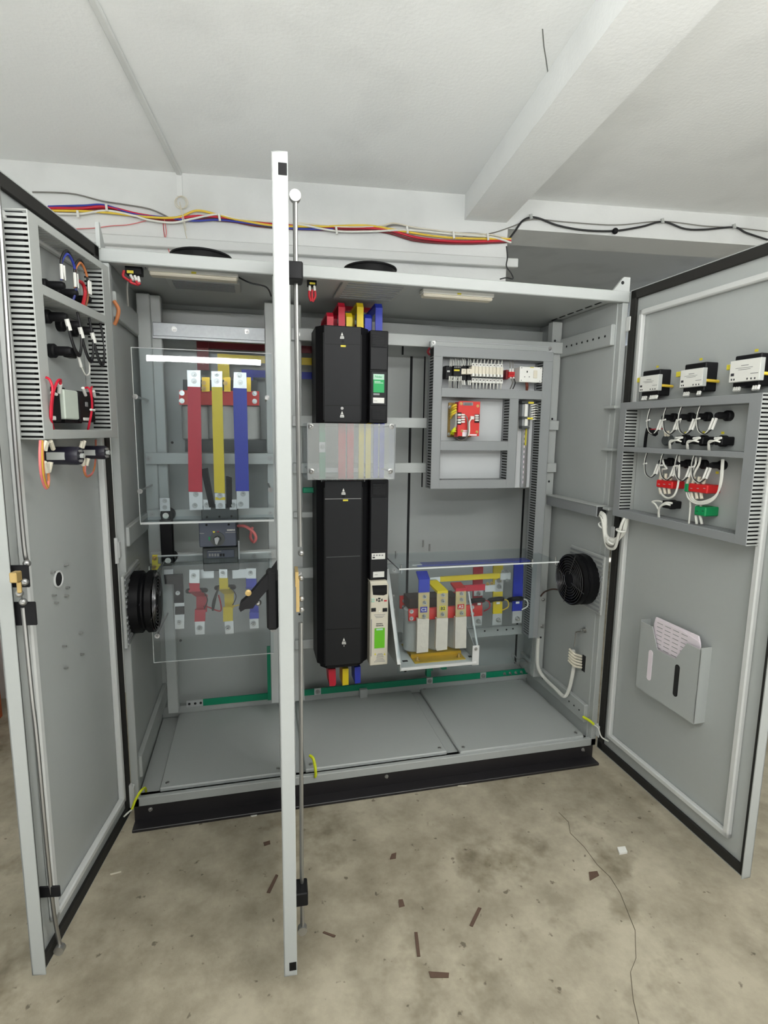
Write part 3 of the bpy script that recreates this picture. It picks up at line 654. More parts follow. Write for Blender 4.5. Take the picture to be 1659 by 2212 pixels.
switch('door switch with hanging red leads above the tall drive', 665, 600, 684, 616, .06, [[(668, 628), (668, 640), (672, 651)], [(680, 628), (681, 640), (675, 652)], [(674, 626), (674, 640), (674, 650)]], (669, 610, 681, 614), [(669, 618, 669, 629), (679, 618, 680, 629)])
wire('grey lead running down the left wall under the door switch', [at(276, 608, Y=.06), at(275, 630, Y=.07), at(277, 662, Y=.08)], WIREG, .003)
wire('orange and white lead loop beside the left door hinge', [at(246, 650, Y=.02), at(256, 668, Y=.02), at(253, 688, Y=.02), at(247, 702, Y=.02)], WIREO, .006)
wire('dark lead running along the roof beside the left cabinet light', [at(515, 599, Y=.10), at(540, 611, Y=.12), at(575, 620, Y=.12), at(586, 640, Y=.14)], WIREK, .003)
# lamps and filter plates under the roof
def cablight(label, x0, y0, x1, y1, Y, s):
    p = at((x0+x1)/2, y1, Y=Y); t = thing('cabinet_light', (p.x, Y, p.z), label, 'light')
    a = at(x0, (y0+y1)/2-s, Y=Y); b_ = at(x1, (y0+y1)/2+s, Y=Y); zt = 1.971; zb = at((x0+x1)/2, y1-1, Y=Y).z
    part('housing', MB().box(a.x, b_.x, Y, Y+.05, zb+.012, zt, .003), WHITE, t)
    part('diffuser', MB().box(a.x+.004, b_.x-.004, Y+.004, Y+.046, zb, zb+.014, .004), CREAM, t)
    part('tag', MB().box((a.x+b_.x)/2-.008, (a.x+b_.x)/2+.008, Y-.001, Y+.002, (zb+zt)/2-.001, (zb+zt)/2+.005), YLABEL, t)
cablight('white slim cabinet light under the roof of the left bay', 319, 583, 515, 600, .06, 4)
cablight('white slim cabinet light under the roof of the right bay', 914, 624, 1068, 645, .07, 4)
def vent(label, pts):
    q = [at(a, b, Z=1.966) for a, b in pts]; x0 = (q[0].x+q[3].x)/2; x1 = (q[1].x+q[2].x)/2; y0 = (q[0].y+q[1].y)/2; y1 = (q[2].y+q[3].y)/2
    t = thing('roof_vent', ((x0+x1)/2, (y0+y1)/2, 1.962), label, 'vent'); part('plate', MB().box(x0, x1, y0, y1, 1.962, 1.972, .002), DUCTL, t)
    for k in range(1, 9): part('louvre', MB().box(x0+.02, x1-.02, y0+(y1-y0)*k/9-.004, y0+(y1-y0)*k/9+.004, 1.959, 1.963), DUCT, t)
vent('square grey filter plate in the roof of the left bay', [(350, 600), (520, 612), (518, 629), (377, 622)])
vent('square grey filter plate in the roof above the tall drive', [(742, 600), (880, 617), (850, 654), (724, 641)])
def roof_fan(label, x0, x1, xc, ytop, yc):
    R = (at(x1, ytop+15, Y=yc).x-at(x0, ytop+15, Y=yc).x)/2; xm = at(xc, ytop+15, Y=yc).x; zt = at(xc, ytop, Y=yc-R).z
    t = thing('roof_fan', (xm, yc, 2.0), label, 'fan')
    part('housing', MB().loft((xm, yc, 1.99), (0, 0, 1), [(R*.9, 0), (R, .01), (R, zt-2.0), (R*.97, zt-1.99), (R*.6, zt-1.985)], 40), BLACKD, t)
    part('rim', MB().ring((xm, yc, zt-.006), (0, 0, 1), R*1.01, .004, 40, 6), BLACK, t)
roof_fan('round black exhaust fan on the cabinet roof above the left bay', 370, 500, 435, 533, .30)
roof_fan('round black exhaust fan on the cabinet roof above the tall drive', 748, 856, 800, 562, .32)
GUARD = mat('dark_guard_wire', (120, 120, 122), .3, .9, .03, 40)
# fans on the side walls
def wall_fan(label, X, sg, cy, cz, R, dep):
    t = thing('wall_fan', (X, cy, cz-R), label, 'fan')
    part('filter_plate', MB().box(min(X, X+sg*.012), max(X, X+sg*.012), cy-R*1.12, cy+R*1.12, cz-R*1.12, cz+R*1.12, .003), DUCTL, t)
    for k in range(-6, 7):
        if k: part('louvre', MB().box(min(X+sg*.012, X+sg*.016), max(X+sg*.012, X+sg*.016), cy-R*1.05, cy+R*1.05, cz+k*R*.165-.004, cz+k*R*.165+.004), DUCT, t)
    x0 = X+sg*.014
    part('housing', MB().loft((x0, cy, cz), (sg, 0, 0), [(R*.98, 0), (R*.98, dep*.42), (R*.9, dep*.52), (R*.9, dep*.6), (R*.98, dep*.72), (R*.98, dep), (R*.9, dep), (R*.88, dep*.5)], 40), BLACKD, t)
    part('hub', MB().loft((x0, cy, cz), (sg, 0, 0), [(R*.36, dep*.5), (R*.36, dep*.93), (R*.3, dep*.96)], 24), BLACK, t)
    for k in range(5):
        a = 2*math.pi*k/5; m = MB(); c = V((x0+sg*dep*.7, cy, cz)); u = V((0, math.cos(a), math.sin(a))); w = V((0, -math.sin(a), math.cos(a)))
        A = [c+u*R*.34+w*(-.025)+V((sg*.012, 0, 0)), c+u*R*.85+w*(-.04)+V((sg*.014, 0, 0)), c+u*R*.85+w*.05-V((sg*.014, 0, 0)), c+u*R*.34+w*.03-V((sg*.012, 0, 0))]
        m.ribbon([(A[0]+A[3])/2, (A[1]+A[2])/2], A[2]-A[1], .003); part('blade', m, BLACK, t)
    xg = x0+sg*(dep+.004)
    for k in range(7): part('guard_ring', MB().ring((xg+sg*.004*(1-((k-3.5)/4)**2), cy, cz), (1, 0, 0), R*(.32+.1*k), .0011, 40, 6), GUARD, t)
    for k in range(4):
        a = math.pi/4*1.0+math.pi/2*k-.5; d = V((0, math.cos(a), math.sin(a))); part('guard_spoke', MB().cyl(V((xg+sg*.006, cy, cz))+d*R*.25, V((xg-sg*.002, cy, cz))+d*R*1.02, .0018, n=6), GUARD, t)
p = at(1262, 1250, X=WC-.045); wall_fan('round black fan with wire guard on the right side wall', WC-.03, -1, p.y+.0, p.z, .118, .075)
p = at(290, 1300, X=.03); wall_fan('round black fan with wire guard on the left side wall', .016, 1, p.y+.0, p.z, .118, .075)
# ================================================================ drives in the middle bay
YD = .20
def tri(px, py, Y, parent, s=7):
    part('warning_label', MB().fp([(px, py-s), (px+s*.62, py+s*.55), (px+s*.62, py+s*.95), (px-s*.62, py+s*.95), (px-s*.62, py+s*.55)], Y-.0015, .002), WHITE, parent)
    for d in (-1.6, 1.6): part('warning_mark', MB().fp([(px+d-.8, py-1), (px+d+.8, py-1), (px+d+.8, py+2), (px+d-.8, py+2)], Y-.002, .002), INK, parent)
    part('warning_mark', MB().fp([(px-s*.5, py+s*.6), (px+s*.5, py+s*.6), (px+s*.5, py+s*.72), (px-s*.5, py+s*.72)], Y-.002, .002), INK, parent)
def drive_body(name, label, xl, xa, xb, xr, yt, yb, parent_name='drive', taper=0):
    X = lambda px, Y: at(px, (yt+yb)/2, Y=Y).x
    zt = at((xa+xb)/2, yt, Y=YD).z; zb = at((xa+xb)/2, yb, Y=YD).z
    t = thing(name, ((X(xa, YD)+X(xb, YD))/2, YD, zb), label, 'drive')
    x0, x1, x2, x3 = X(xl, YD+.03), X(xa, YD), X(xb, YD), X(xr, YD+.03)
    part('body', MB().prism([(x0, .40), (x0, YD+.045), (x0+.012, YD+.03), (x1, YD), (x2, YD), (x3-.012, YD+.03), (x3, YD+.045), (x3, .40)], zb, zt, 'z'), BLACK, t)
    if taper: part('body_foot', MB().prism([(x0+.015, .40), (x0+.015, YD+.05), (x1+.01, YD+.02), (x2-.01, YD+.02), (x3-.02, YD+.05), (x3-.02, .40)], zb-.02, zb, 'z'), BLACK, t)
    part('front_cover', MB().box(x1-.001, x2+.001, YD-.003, YD+.01, zb+.002, zt-.002, .002), mat_cov, t)
    for xx in (x1-.004, x2+.0): part('side_groove', MB().box(xx, xx+.004, YD-.0025, YD+.004, zb+.012, zt-.03), BLACKD, t)
    return t, (x0, x1, x2, x3, zb, zt)
mat_cov = mat('satin_black_plastic', (29, 30, 32), .48, 0, .08, 20, .02, .25)
def seam(t, x0, y0, x1, y1, Y=YD-.003, m=BLACKD): part('cover_seam', MB().fp([(x0, y0-.7), (x1, y1-.7), (x1, y1+.7), (x0, y0+.7)], Y-.0006, .001), m, t)
def grille(t, x0, y0, x1, y1, n, Y):
    part('vent_recess', MB().fb(x0, y0, x1, y1, Y-.0005, .001), DARK, t)
    for k in range(n+1):
        y = y0+(y1-y0)*k/n; part('vent_bar', MB().fb(x0, y-.9, x1, y+.9, Y-.003, .003), mat_cov, t)
    for k in (1, 2): 
        x = x0+(x1-x0)*k/3; part('vent_bar', MB().fb(x-.7, y0, x+.7, y1, Y-.0025, .003), mat_cov, t)
d1, _ = drive_body('drive_unit', 'upper tall black drive unit under the red, yellow and blue links', 683, 700, 779, 796, 704, 914)
seam(d1, 700, 743, 779, 745); seam(d1, 700, 876, 779, 876)
tri(739, 725, YD-.003, d1); tri(739, 895, YD-.003, d1)
for (px, py, m) in ((740, 738, BLACKD), (739, 882, STEEL)): p = at(px, py, Y=YD-.003); part('cover_screw', MB().cyl((p.x, YD, p.z), (p.x, YD-.005, p.z), .006, n=14), m, d1)
part('tag', MB().fb(736, 745.5, 747, 749.5, YD-.005, .002), YLABEL, d1)
YS = .21
s1 = thing('drive_side_unit', at(818, 914, Y=YS), 'slim black unit with a green label beside the upper drive', 'drive')
part('body', MB().fb(798.5, 714, 838, 914, YS, .19, .003), BLACK, s1)
part('front_cover', MB().fb(800, 750, 837, 799, YS-.004, .01, .002), mat_cov, s1); part('front_cover', MB().fb(801, 802, 836, 876, YS-.003, .008, .002), mat_cov, s1)
grille(s1, 804, 722, 830, 747, 8, YS-.002); grille(s1, 804, 884, 832, 906, 6, YS-.002)
part('label_plate', MB().fb(806.5, 808, 830, 820, YS-.006, .003), MLABEL, s1); part('label_plate', MB().fb(806.5, 820, 830, 848, YS-.006, .003), GLABEL, s1)
part('label_plate', MB().fb(806, 859, 830, 871, YS-.006, .003), WHITE, s1)
ftext('maker_name', 'Nidec', 818, 814, YS-.006, .013, GLABEL, s1)
part('print_line', MB().fb(809, 823.5, 822, 825, YS-.0068, .001), MLABEL, s1); part('print_line', MB().fb(809, 826.5, 828, 828, YS-.0068, .001), MLABEL, s1)
part('print_line', MB().fb(808, 865.5, 815, 866.5, YS-.0068, .001), GINK, s1)
part('print_line', MB().fb(806.5, 849.5, 820, 853.5, YS-.0045, .001), DUCT, s1)
d2, G = drive_body('drive_unit', 'lower tall black drive unit, longest black panel in the cabinet', 685, 702, 780, 797, 1038, 1436, taper=1)
seam(d2, 702, 1078, 780, 1077, m=GINK); seam(d2, 705, 1204, 778, 1201, m=DKGREY); seam(d2, 705, 1360, 778, 1357)
tri(742, 1062, YD-.003, d2); tri(743, 1385, YD-.003, d2)
p = at(742, 1072, Y=YD-.003); part('cover_screw', MB().cyl((p.x, YD, p.z), (p.x, YD-.005, p.z), .006, n=14), BLACKD, d2)
p = at(743, 1395, Y=YD-.003); part('cover_screw', MB().cyl((p.x, YD, p.z), (p.x, YD-.005, p.z), .0025, n=10), STEEL, d2)
part('tag', MB().fb(741, 1079, 752, 1082.5, YD-.005, .002), YLABEL, d2)
for k in range(22):
    x = 694+k*4.4; part('top_rib', MB().fb(x, 1036.5, x+2, 1041, YD+.006, .02), DKGREY, d2)
s2 = thing('drive_side_unit', at(818, 1252, Y=YS), 'slim black unit with two white labels beside the lower drive', 'drive')
part('body', MB().fb(799, 1036, 838, 1255, YS, .19, .003), BLACK, s2); part('front_cover', MB().fb(800.5, 1074, 837, 1250, YS-.004, .01, .002), mat_cov, s2)
grille(s2, 806, 1046, 833, 1068, 6, YS-.002)
part('label_plate', MB().fb(803, 1195, 832, 1208, YS-.006, .003), WHITE, s2); part('label_plate', MB().fb(806, 1235, 830, 1247, YS-.006, .003), WHITE, s2)
for k in range(4): part('print_mark', MB().fb(806+k*6, 1198, 810+k*6, 1201, YS-.0066, .001), GINK, s2)
part('print_line', MB().fb(809, 1241, 816, 1242, YS-.0066, .001), GINK, s2); part('print_line', MB().fb(805, 1203, 810, 1206, YS-.0066, .001), INK, s2)
# controller with keypad
YK = .185
kc = thing('drive_controller', at(818, 1437, Y=YK), 'cream keypad controller with a dark display and lime green label', 'controller')
part('body', MB().fb(799.5, 1262, 838.5, 1437, YK, .20, .004), CREAM, kc)
part('hood', MB().fp([(799, 1256), (835, 1254), (839, 1264), (801, 1264)], YK+.005, .19), CREAM, kc)
part('display', MB().fp([(804, 1265), (836, 1264), (836, 1283), (829, 1286), (806, 1285)], YK-.002, .004), BLACKD, kc)
part('screen', MB().fb(806, 1271, 834, 1279, YK-.003, .002), BLACK, kc)
for (x0, y0, x1, y1, m) in ((802.5, 1293, 809.5, 1296, MLABEL), (802.5, 1298, 809.5, 1301, MLABEL), (813, 1293.5, 815.5, 1299, INK), (817, 1291.5, 822, 1295, INK), (817, 1297, 822, 1300, INK), (824, 1293.5, 826.5, 1299, INK), (830, 1296.5, 836, 1299.5, RED)):
    part('key', MB().fb(x0, y0, x1, y1, YK-.003, .004, .001), m, kc)
for x0, x1 in ((802, 812), (826.5, 836.5)): part('port', MB().fb(x0, 1313.5, x1, 1321.5, YK-.001, .003), DARK, kc)
p = at(819.5, 1320, Y=YK); part('clip_button', MB().cyl((p.x, YK, p.z), (p.x, YK-.003, p.z), .004, n=12), WHITE, kc)
for y, a, b_ in ((1328, 808, 832), (1331.5, 810, 830), (1334, 812, 827), (1412, 816, 826), (1414.5, 814, 828), (1417, 814, 828), (1419.5, 813, 829), (1423, 813, 828), (1426, 811, 830), (1429, 808, 832)):
    part('print_line', MB().fb(a, y-.5, b_, y+.5, YK-.0006, .001), GINK, kc)
for px in (810.5, 831): part('warning_label', MB().fp([(px, 1410), (px+2, 1415), (px-2, 1415)], YK-.001, .001), YLABEL, kc)
ftext('maker_name', 'CONTROL', 819.5, 1347.5, YK, .0062, INK, kc, .0002); ftext('maker_name', 'TECHNIQUES', 820, 1351.5, YK, .0055, INK, kc, .0002)
part('label_plate', MB().fb(809, 1357, 831, 1400, YK-.002, .002), LIME, kc); part('label_plate', MB().fb(813, 1358, 827, 1361.5, YK-.003, .002), MLABEL, kc)
part('side_grip', MB().fb(801.5, 1338, 803, 1418, YK-.001, .002), GINK, kc)
# links from the top of the drive back into the cabinet
def toplink(label, x0, x1, yt, yb, m, Y=.25):
    p = at((x0+x1)/2, yt, Y=Y); q = at((x0+x1)/2, yb, Y=Y); w = at(x1, yb, Y=Y).x-at(x0, yb, Y=Y).x
    t = thing('busbar_link', (p.x, Y, q.z), label, 'busbar', 'links on top of the upper drive')
    part('sleeve', MB().ribbon([(p.x, Y, q.z-.01), (p.x, Y, p.z-.014), (p.x, Y+.014, p.z), (p.x-.0, .44, p.z-.004), (p.x, .455, p.z-.02), (p.x, .455, q.z)], (w, 0, 0), .009), m, t)
    return t
for (n, x0, x1, yt, m, w) in (('short red', 706, 720, 677, RED, 'leftmost'), ('tall red', 731, 745, 656, RED, 'second from the left'), ('short yellow', 748, 761, 678, YEL, 'third from the left'), ('tall yellow', 771, 785, 656, YEL, 'fourth from the left'), ('short blue', 788, 802, 681, BLU, 'second from the right'), ('tall blue', 811, 826, 658, BLU, 'rightmost')):
    toplink('%s busbar link on top of the upper drive, %s of six' % (n, w), x0, x1, yt, 709, m)
z = at(780, 664, Y=.47).z; solo('busbar', MB().box(at(735, 664, Y=.47).x, at(815, 664, Y=.47).x, .47, .478, z-.02, z+.012), RED, 'red cross bar behind the links on top of the upper drive', 'busbar')
z = at(730, 698, Y=.43).z; solo('busbar', MB().box(at(700, 698, Y=.48).x, at(800, 698, Y=.48).x, .48, .488, z-.012, z+.008), MAROON, 'dark red cross bar low behind the links on the upper drive', 'busbar')
# tails at the foot of the lower drive
for (n, pts, m) in (('red', [(709, 1446), (725, 1445), (726, 1478), (723, 1482), (712, 1482)], RED), ('yellow', [(740, 1445), (753, 1444), (753, 1479), (740, 1481)], YEL), ('blue', [(766, 1442), (779, 1440), (779, 1475), (767, 1477)], BLU)):
    t = thing('busbar', at(pts[2][0], pts[2][1], Y=.30), '%s busbar tail hanging from the foot of the lower drive' % n, 'busbar', 'busbar tails under the lower drive'); fpart('sleeve', pts, .27, .09, m, t)
# guard between the two drives, its reflection painted as white haze
YG = .145
g = thing('acrylic_guard', at(757, 1038, Y=YG), 'acrylic guard with painted reflection haze covering the gap between the two drives', 'guard')
a = at(664, 915, Y=YG); c = at(852, 1036, Y=YG); zt = at(757, 915, Y=YG).z; zb = at(757, 1036, Y=YG).z
part('panel', MB().box(a.x, c.x, YG, YG+.004, zb, zt), ACRYL_GLARE, g)
for x in (a.x, c.x): part('side_flange', MB().box(x-.002, x+.002, YG, .33, zb, zt), ACRYLH, g)
part('edge', MB().box(a.x-.002, a.x+.001, YG-.001, YG+.006, zb, zt), DUCT, g); part('edge', MB().box(c.x-.001, c.x+.002, YG-.001, YG+.006, zb, zt), DUCT, g)
for px, py in ((671, 921), (846, 921), (673, 1018), (843, 1018)):
    p = at(px, py, Y=YG); part('standoff', MB().cyl((p.x, .398, p.z), (p.x, YG, p.z), .004, n=10), STEEL, g); part('screw', MB().loft((p.x, YG, p.z), (0, -1, 0), [(.011, 0), (.011, .002), (.006, .004), (.003, .002)], 16), STEEL, g)
YQ = .29
for (n, x0, x1, m, w) in (('green', 690, 703, GRN, ''), ('red', 731, 747, RED, 'left '), ('red', 750, 764, RED, 'right '), ('yellow', 775, 786, YEL, 'left '), ('yellow', 790, 801, YEL, 'right '), ('blue', 807, 817, BLU, 'left '), ('blue', 820, 830, BLU, 'right ')):
    t = thing('busbar', at((x0+x1)/2, 1036, Y=YQ), ('green busbar with a bolted joint behind the hazy guard' if n == 'green' else '%s%s busbar behind the hazy guard between the drives' % (w, n)), 'busbar', 'vertical busbars between the drives')
    part('sleeve', MB().fb(x0, 912, x1, 1040, YQ, .008), m, t)
    if n == 'green': part('joint_plate', MB().fb(690, 955, 702.5, 977, YQ-.004, .004), ALU, t); bolts([(696, 965)], YQ-.004, t, STEEL, .008, .01)
solo('support_bar', MB().fb(685, 1011, 815, 1020, .315, .012), ALU, 'tinned cross bar behind the hazy guard between the drives', 'bar')
# earth bar along the rear
YE = .60; zE = at(820, 1481, Y=YE).z
x0 = at(402, 1504, Y=YE).x; x1 = at(1146, 1442, Y=YE).x; xs = at(438, 1502, Y=YE).x
e = thing('earth_bar', ((x0+x1)/2, YE, zE-.02), 'long green earth bar along the foot of the rear panel', 'busbar')
part('sleeve', MB().box(xs, x1, YE, YE+.008, zE-.016, zE+.016), GRN, e); part('end_plate', MB().box(x0, xs, YE+.001, YE+.007, zE-.016, zE+.016), ALU, e)
for px in (408, 421, 433): p = at(px, 1502, Y=YE); part('bolt_hole', MB().cyl((p.x, YE+.002, zE), (p.x, YE-.0005, zE), .006, n=10), DARK, e)
for px in (686, 928, 1043):
    p = at(px, 1470, Y=YE); part('joint_plate', MB().box(p.x-.017, p.x+.017, YE-.002, YE+.001, zE-.016, zE+.018), ALU, e); part('bolt', MB().bolt3((p.x, YE-.002, zE), (0, -1, 0), .009, .012), STEEL, e)
for k in range(5): p = at(1090+k*12, 1447, Y=YE); part('bolt', MB().bolt3((p.x, YE, zE), (0, -1, 0), .006, .012), STEEL, e)
p = at(583, 1450, Y=YE-.01); part('riser', MB().box(p.x-.013, p.x+.013, YE-.009, YE-.001, zE-.016, .36), GRN, e)
p = at(786, 1478, Y=YE-.02); part('support', MB().box(p.x-.02, p.x+.02, YE-.02, YE+.03, .03, zE-.004, .002), PAINT, e)
for pts in ([(924, 1436), (935, 1436), (935, 1449), (931, 1449), (931, 1462), (922, 1462), (922, 1448)], [(944, 1436), (965, 1434), (965, 1446), (955, 1447)]): part('earth_tab', MB().fp(pts, YE-.03, .03), GRN, e)
part('earth_link', MB().fb(654, 1054, 679, 1064, .36, .02), GRN, e) if False else solo('earth_link', MB().fb(654, 1053, 679, 1065, .36, .012, .003), GRN, 'short green link left of the lower drive top', 'busbar')
wire('thin bare wire curling up from the right end of the earth bar', [at(1122, 1440, Y=.58), at(1114, 1432, Y=.57), at(1106, 1418, Y=.57), at(1108, 1410, Y=.57), at(1118, 1424, Y=.56), at(1130, 1422, Y=.56), at(1140, 1432, Y=.56)], STEEL, .0025)
# ================================================================ control plate in the right bay
YP = .375
# slotted wiring duct built from measured boxes; axis 'z' runs upright, 'x' runs across (coordinates in a frame T: a across, w outwards, z up)
def comb(L, h, pitch=.0125, slot=.0055, base=.22):
    pts = [(0, 0), (L, 0)]; n = max(2, int(L/pitch)); x = L
    pts.append((L, h))
    for k in range(n, 0, -1):
        xa = k*L/n - (L/n-slot)/2-slot; pts += [(xa+slot, h), (xa+slot, h*base), (xa, h*base), (xa, h)]
    pts.append((0, h)); return pts
def wire_duct(label, a0, a1, z0, z1, w0, w1, T, axis, group, m=None, fill=True, sides=(1, 1), cov=None):
    m = m or DUCT; S = lambda: MB(T)
    c = V(T((a0+a1)/2, (w0+w1)/2, z0)); t = thing('wire_duct', c, label, 'wire duct', group)
    part('cover', S().box(a0-.001, a1+.001, min(w1, w1+.003), max(w1, w1+.003), z0, z1, .0012), cov or m, t)
    L = (z1-z0) if axis == 'z' else (a1-a0); H = abs(w1-w0); sg = 1 if w1 > w0 else -1
    for i, s_ in enumerate((0, 1)):
        if not sides[i]: continue
        pr = comb(L, H)
        if axis == 'z':
            a = a0 if s_ == 0 else a1-.0015
            b = MB(T); b.prism([(w0+sg*q, z0+p) for p, q in pr], a, a+.0015, 'x')
        else:
            z = z0 if s_ == 0 else z1-.0015
            b = MB(T); b.prism([(a0+p, w0+sg*q) for p, q in pr], z, z+.0015, 'z')
        part('slotted_side', b, m, t)
    part('base_strip', S().box(a0, a1, min(w0, w0+sg*.002), max(w0, w0+sg*.002), z0, z1), m, t)
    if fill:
        part('slot_shade_box', S().box(a0+.006, a1-.006, min(w0+sg*.004, w1-sg*.012), max(w0+sg*.004, w1-sg*.012), z0+.004, z1-.004), DARK, t)  # dark box painting the shade behind the duct slots, no wires modelled
    return t
def I3(a, w, z): return V((a, w, z))
plate = solo('mounting_plate', MB().fb(940, 742, 1184, 1054, YP, .003), mat('pale_plate', (190, 193, 194), .4, 0, .02, 40), 'pale grey mounting plate carrying the control gear in the right bay', 'plate')
part('plate_flange', MB().box(at(930, 745, Y=.36).x, at(1186, 745, Y=.36).x, .36, .38, at(1060, 757, Y=.36).z, at(1060, 743, Y=.36).z, .002), PAINT, plate)
for px, py in ((937, 740), (1189, 752)): part('bolt', MB().bolt(px, py, .36, .007, .008), STEEL, plate)
YF = .30; GD = 'wire ducts on the control plate'
def X_(px, py=900, Y=YF): return at(px, py, Y=Y).x
def Z_(px, py, Y=YF): return at(px, py, Y=Y).z
xa, xb = X_(934), X_(953); xc, xd = X_(1168, 900), X_(1188, 900)
zt0, zt1 = Z_(1060, 775), Z_(1060, 753); zb0 = Z_(1045, 1055); zb1 = Z_(1045, 1036)
def fd(label, x0, x1, z0, z1, ax, **k): return wire_duct(label, x0, x1, z0, z1, YP, YF, I3, ax, GD, **k)
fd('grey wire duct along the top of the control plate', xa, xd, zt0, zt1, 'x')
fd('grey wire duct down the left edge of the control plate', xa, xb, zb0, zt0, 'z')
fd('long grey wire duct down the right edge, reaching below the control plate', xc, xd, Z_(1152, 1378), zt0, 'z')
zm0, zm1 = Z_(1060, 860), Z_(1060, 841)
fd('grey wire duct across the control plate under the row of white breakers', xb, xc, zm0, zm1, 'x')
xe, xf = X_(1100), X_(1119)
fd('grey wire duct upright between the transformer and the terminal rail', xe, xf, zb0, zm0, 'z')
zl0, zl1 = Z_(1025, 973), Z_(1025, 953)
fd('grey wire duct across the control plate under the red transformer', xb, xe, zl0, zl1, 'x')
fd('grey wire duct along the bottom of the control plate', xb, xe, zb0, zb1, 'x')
# rail and gear on it
def fthing(name, label, cat, px, py, Y, group=None): return thing(name, at(px, py, Y=Y), label, cat, group)
def fbp(name, r, Y, d, m, parent, b=.001): return part(name, MB().fb(*r, Y, d, b), m, parent)
solo('din_rail', MB().fb(952, 797, 1120, 807, .358, .012), STEEL, 'horizontal steel mounting rail behind the row of white breakers', 'rail')
k = fthing('relay_contactor', 'black contactor with a yellow tag at the left end of the breaker row', 'relay', 980, 820, .30)
fbp('body', (963, 790, 981, 818), .315, .043, BLACK, k); fbp('front', (980, 790, 997, 812), .295, .06, BLACK, k); fbp('tag', (981, 798, 993, 801.5), .292, .004, YLABEL, k); fbp('end_bracket', (966, 800, 972, 804), .312, .004, DUCTL, k)
for i in range(4): fbp('terminal', (982+i*3.6, 791.5, 984+i*3.6, 794.5), .293, .003, STEEL, k)
for i in range(8):
    x = 971+i*3.6; part('wire', MB().tube([at(x, 814, Y=.31), at(x-.5, 822, Y=.30), at(x-2.5+random.random()*4, 839, Y=.33)], .0016, 6, 5), (WIREW, WIREK)[i % 3 == 2], k); part('ferrule', MB().cyl(at(x, 813, Y=.309), at(x-.6, 823, Y=.30), .0030, n=8), WHITE, k)
    part('wire', MB().tube([at(x+1, 792, Y=.31), at(x+1, 784, Y=.31), at(x+2, 774, Y=.34)], .0016, 6, 5), WIREW, k)
for i, (x0, w) in enumerate(((997, 'left'), (1009, 'right'))):
    k = fthing('plug_relay', 'small cream relay on a black base, %s of two beside the contactor' % w, 'relay', x0+5, 820, .30, 'plug relays beside the contactor')
    fbp('base', (x0+1, 789, x0+11, 822), .325, .033, BLACK, k); fbp('relay', (x0, 796.5, x0+10, 808), .295, .035, CREAM, k); ftext('relay_number', str('71'[i]), x0+5, 802, .295, .010, INK, k)
    for q in (2, 6): part('ferrule', MB().cyl(at(x0+q, 822, Y=.32), at(x0+q+1, 832, Y=.31), .003, n=8), WHITE, k); part('wire', MB().tube([at(x0+q, 790, Y=.32), at(x0+q+2, 780, Y=.315), at(x0+q-2, 770, Y=.34)], .0017, 6, 5), WIREW, k)
def mcb():
    k = fthing('miniature_breaker', 'white miniature circuit breaker in the row of nine on the control plate', 'breaker', 1022, 826, .30, 'row of white miniature breakers')
    fbp('upper_terminal', (1018.6, 784, 1025.8, 792), .325, .033, WHITE, k); fbp('lower_terminal', (1018.6, 815.5, 1025.8, 826.5), .325, .033, WHITE, k); fbp('body', (1018.6, 791, 1025.8, 807.5), .295, .06, CREAM, k); fbp('body_core', (1018.6, 807, 1025.8, 816), .318, .04, DKGREY, k)
    fbp('toggle', (1020.6, 806.5, 1025.2, 812.5), .288, .02, WHITE, k)
    for y in (787.5, 820.5): p = at(1022.2, y, Y=.325); part('terminal_screw', MB().cyl((p.x, .326, p.z), (p.x, .324, p.z), .0025, n=10), DARK, k)
    part('wire', MB().tube([at(1022, 826, Y=.335), at(1021.5, 832, Y=.33), at(1021, 840, Y=.34)], .0032, 6, 4), WIREW, k); part('wire', MB().tube([at(1023, 784, Y=.335), at(1024, 778, Y=.33), at(1025, 771, Y=.345)], .0028, 6, 4), WIREW, k)
    return k
m0 = mcb(); step = at(1083.0, 805, Y=.31)-at(1022.2, 805, Y=.31)
def dup(o, off, label=None):
    c = o.copy(); COL.objects.link(c); c.location = o.location + off; ORG[c] = ORG[o]+off
    if label: c['label'] = label
    for ch in list(o.children):
        d = ch.copy(); COL.objects.link(d); d.parent = c
        for g2 in list(ch.children): e = g2.copy(); COL.objects.link(e); e.parent = d
    return c
for i in range(1, 9): dup(m0, V((step.x*i/8+(.001 if i > 6 else 0), 0, 0)))
k = fthing('terminal_block', 'red terminal block with white wire sleeves right of the breaker row', 'terminal', 1102, 819, .31)
fbp('end_clamp', (1093, 799, 1099, 819), .32, .038, MAROON, k); fbp('body', (1099, 803, 1112, 815), .31, .05, REDT, k)
for i in range(3): fbp('groove', (1099.5, 805.5+i*3.2, 1111.5, 806.5+i*3.2), .308, .004, MAROON, k)
for i in range(2):
    x = 1102+i*6; part('ferrule', MB().cyl(at(x, 804, Y=.315), at(x, 796, Y=.31), .004, n=8), WHITE, k); part('wire', MB().tube([at(x, 797, Y=.31), at(x, 786, Y=.31), at(x-2, 772, Y=.34)], .0022, 6, 5), WIREG, k)
    part('ferrule', MB().cyl(at(x, 813, Y=.315), at(x+2, 818, Y=.31), .004, n=8), WHITE, k); part('wire', MB().tube([at(x+2, 817, Y=.31), at(x+5, 827, Y=.31), at(x, 840, Y=.34)], .0024, 6, 5), (WIREG, WIREK)[i], k)
k = fthing('socket_outlet', 'white surface socket outlet with a switch at the top right of the control plate', 'socket', 1147, 826, .31)
fbp('back_box', (1122, 793, 1170, 825), .312, .063, WHITE, k, .003); fbp('front_plate', (1122.5, 792.5, 1171.5, 826), .306, .008, WHITE, k, .002); fbp('rocker', (1153, 800, 1161, 817), .303, .005, CREAM, k)
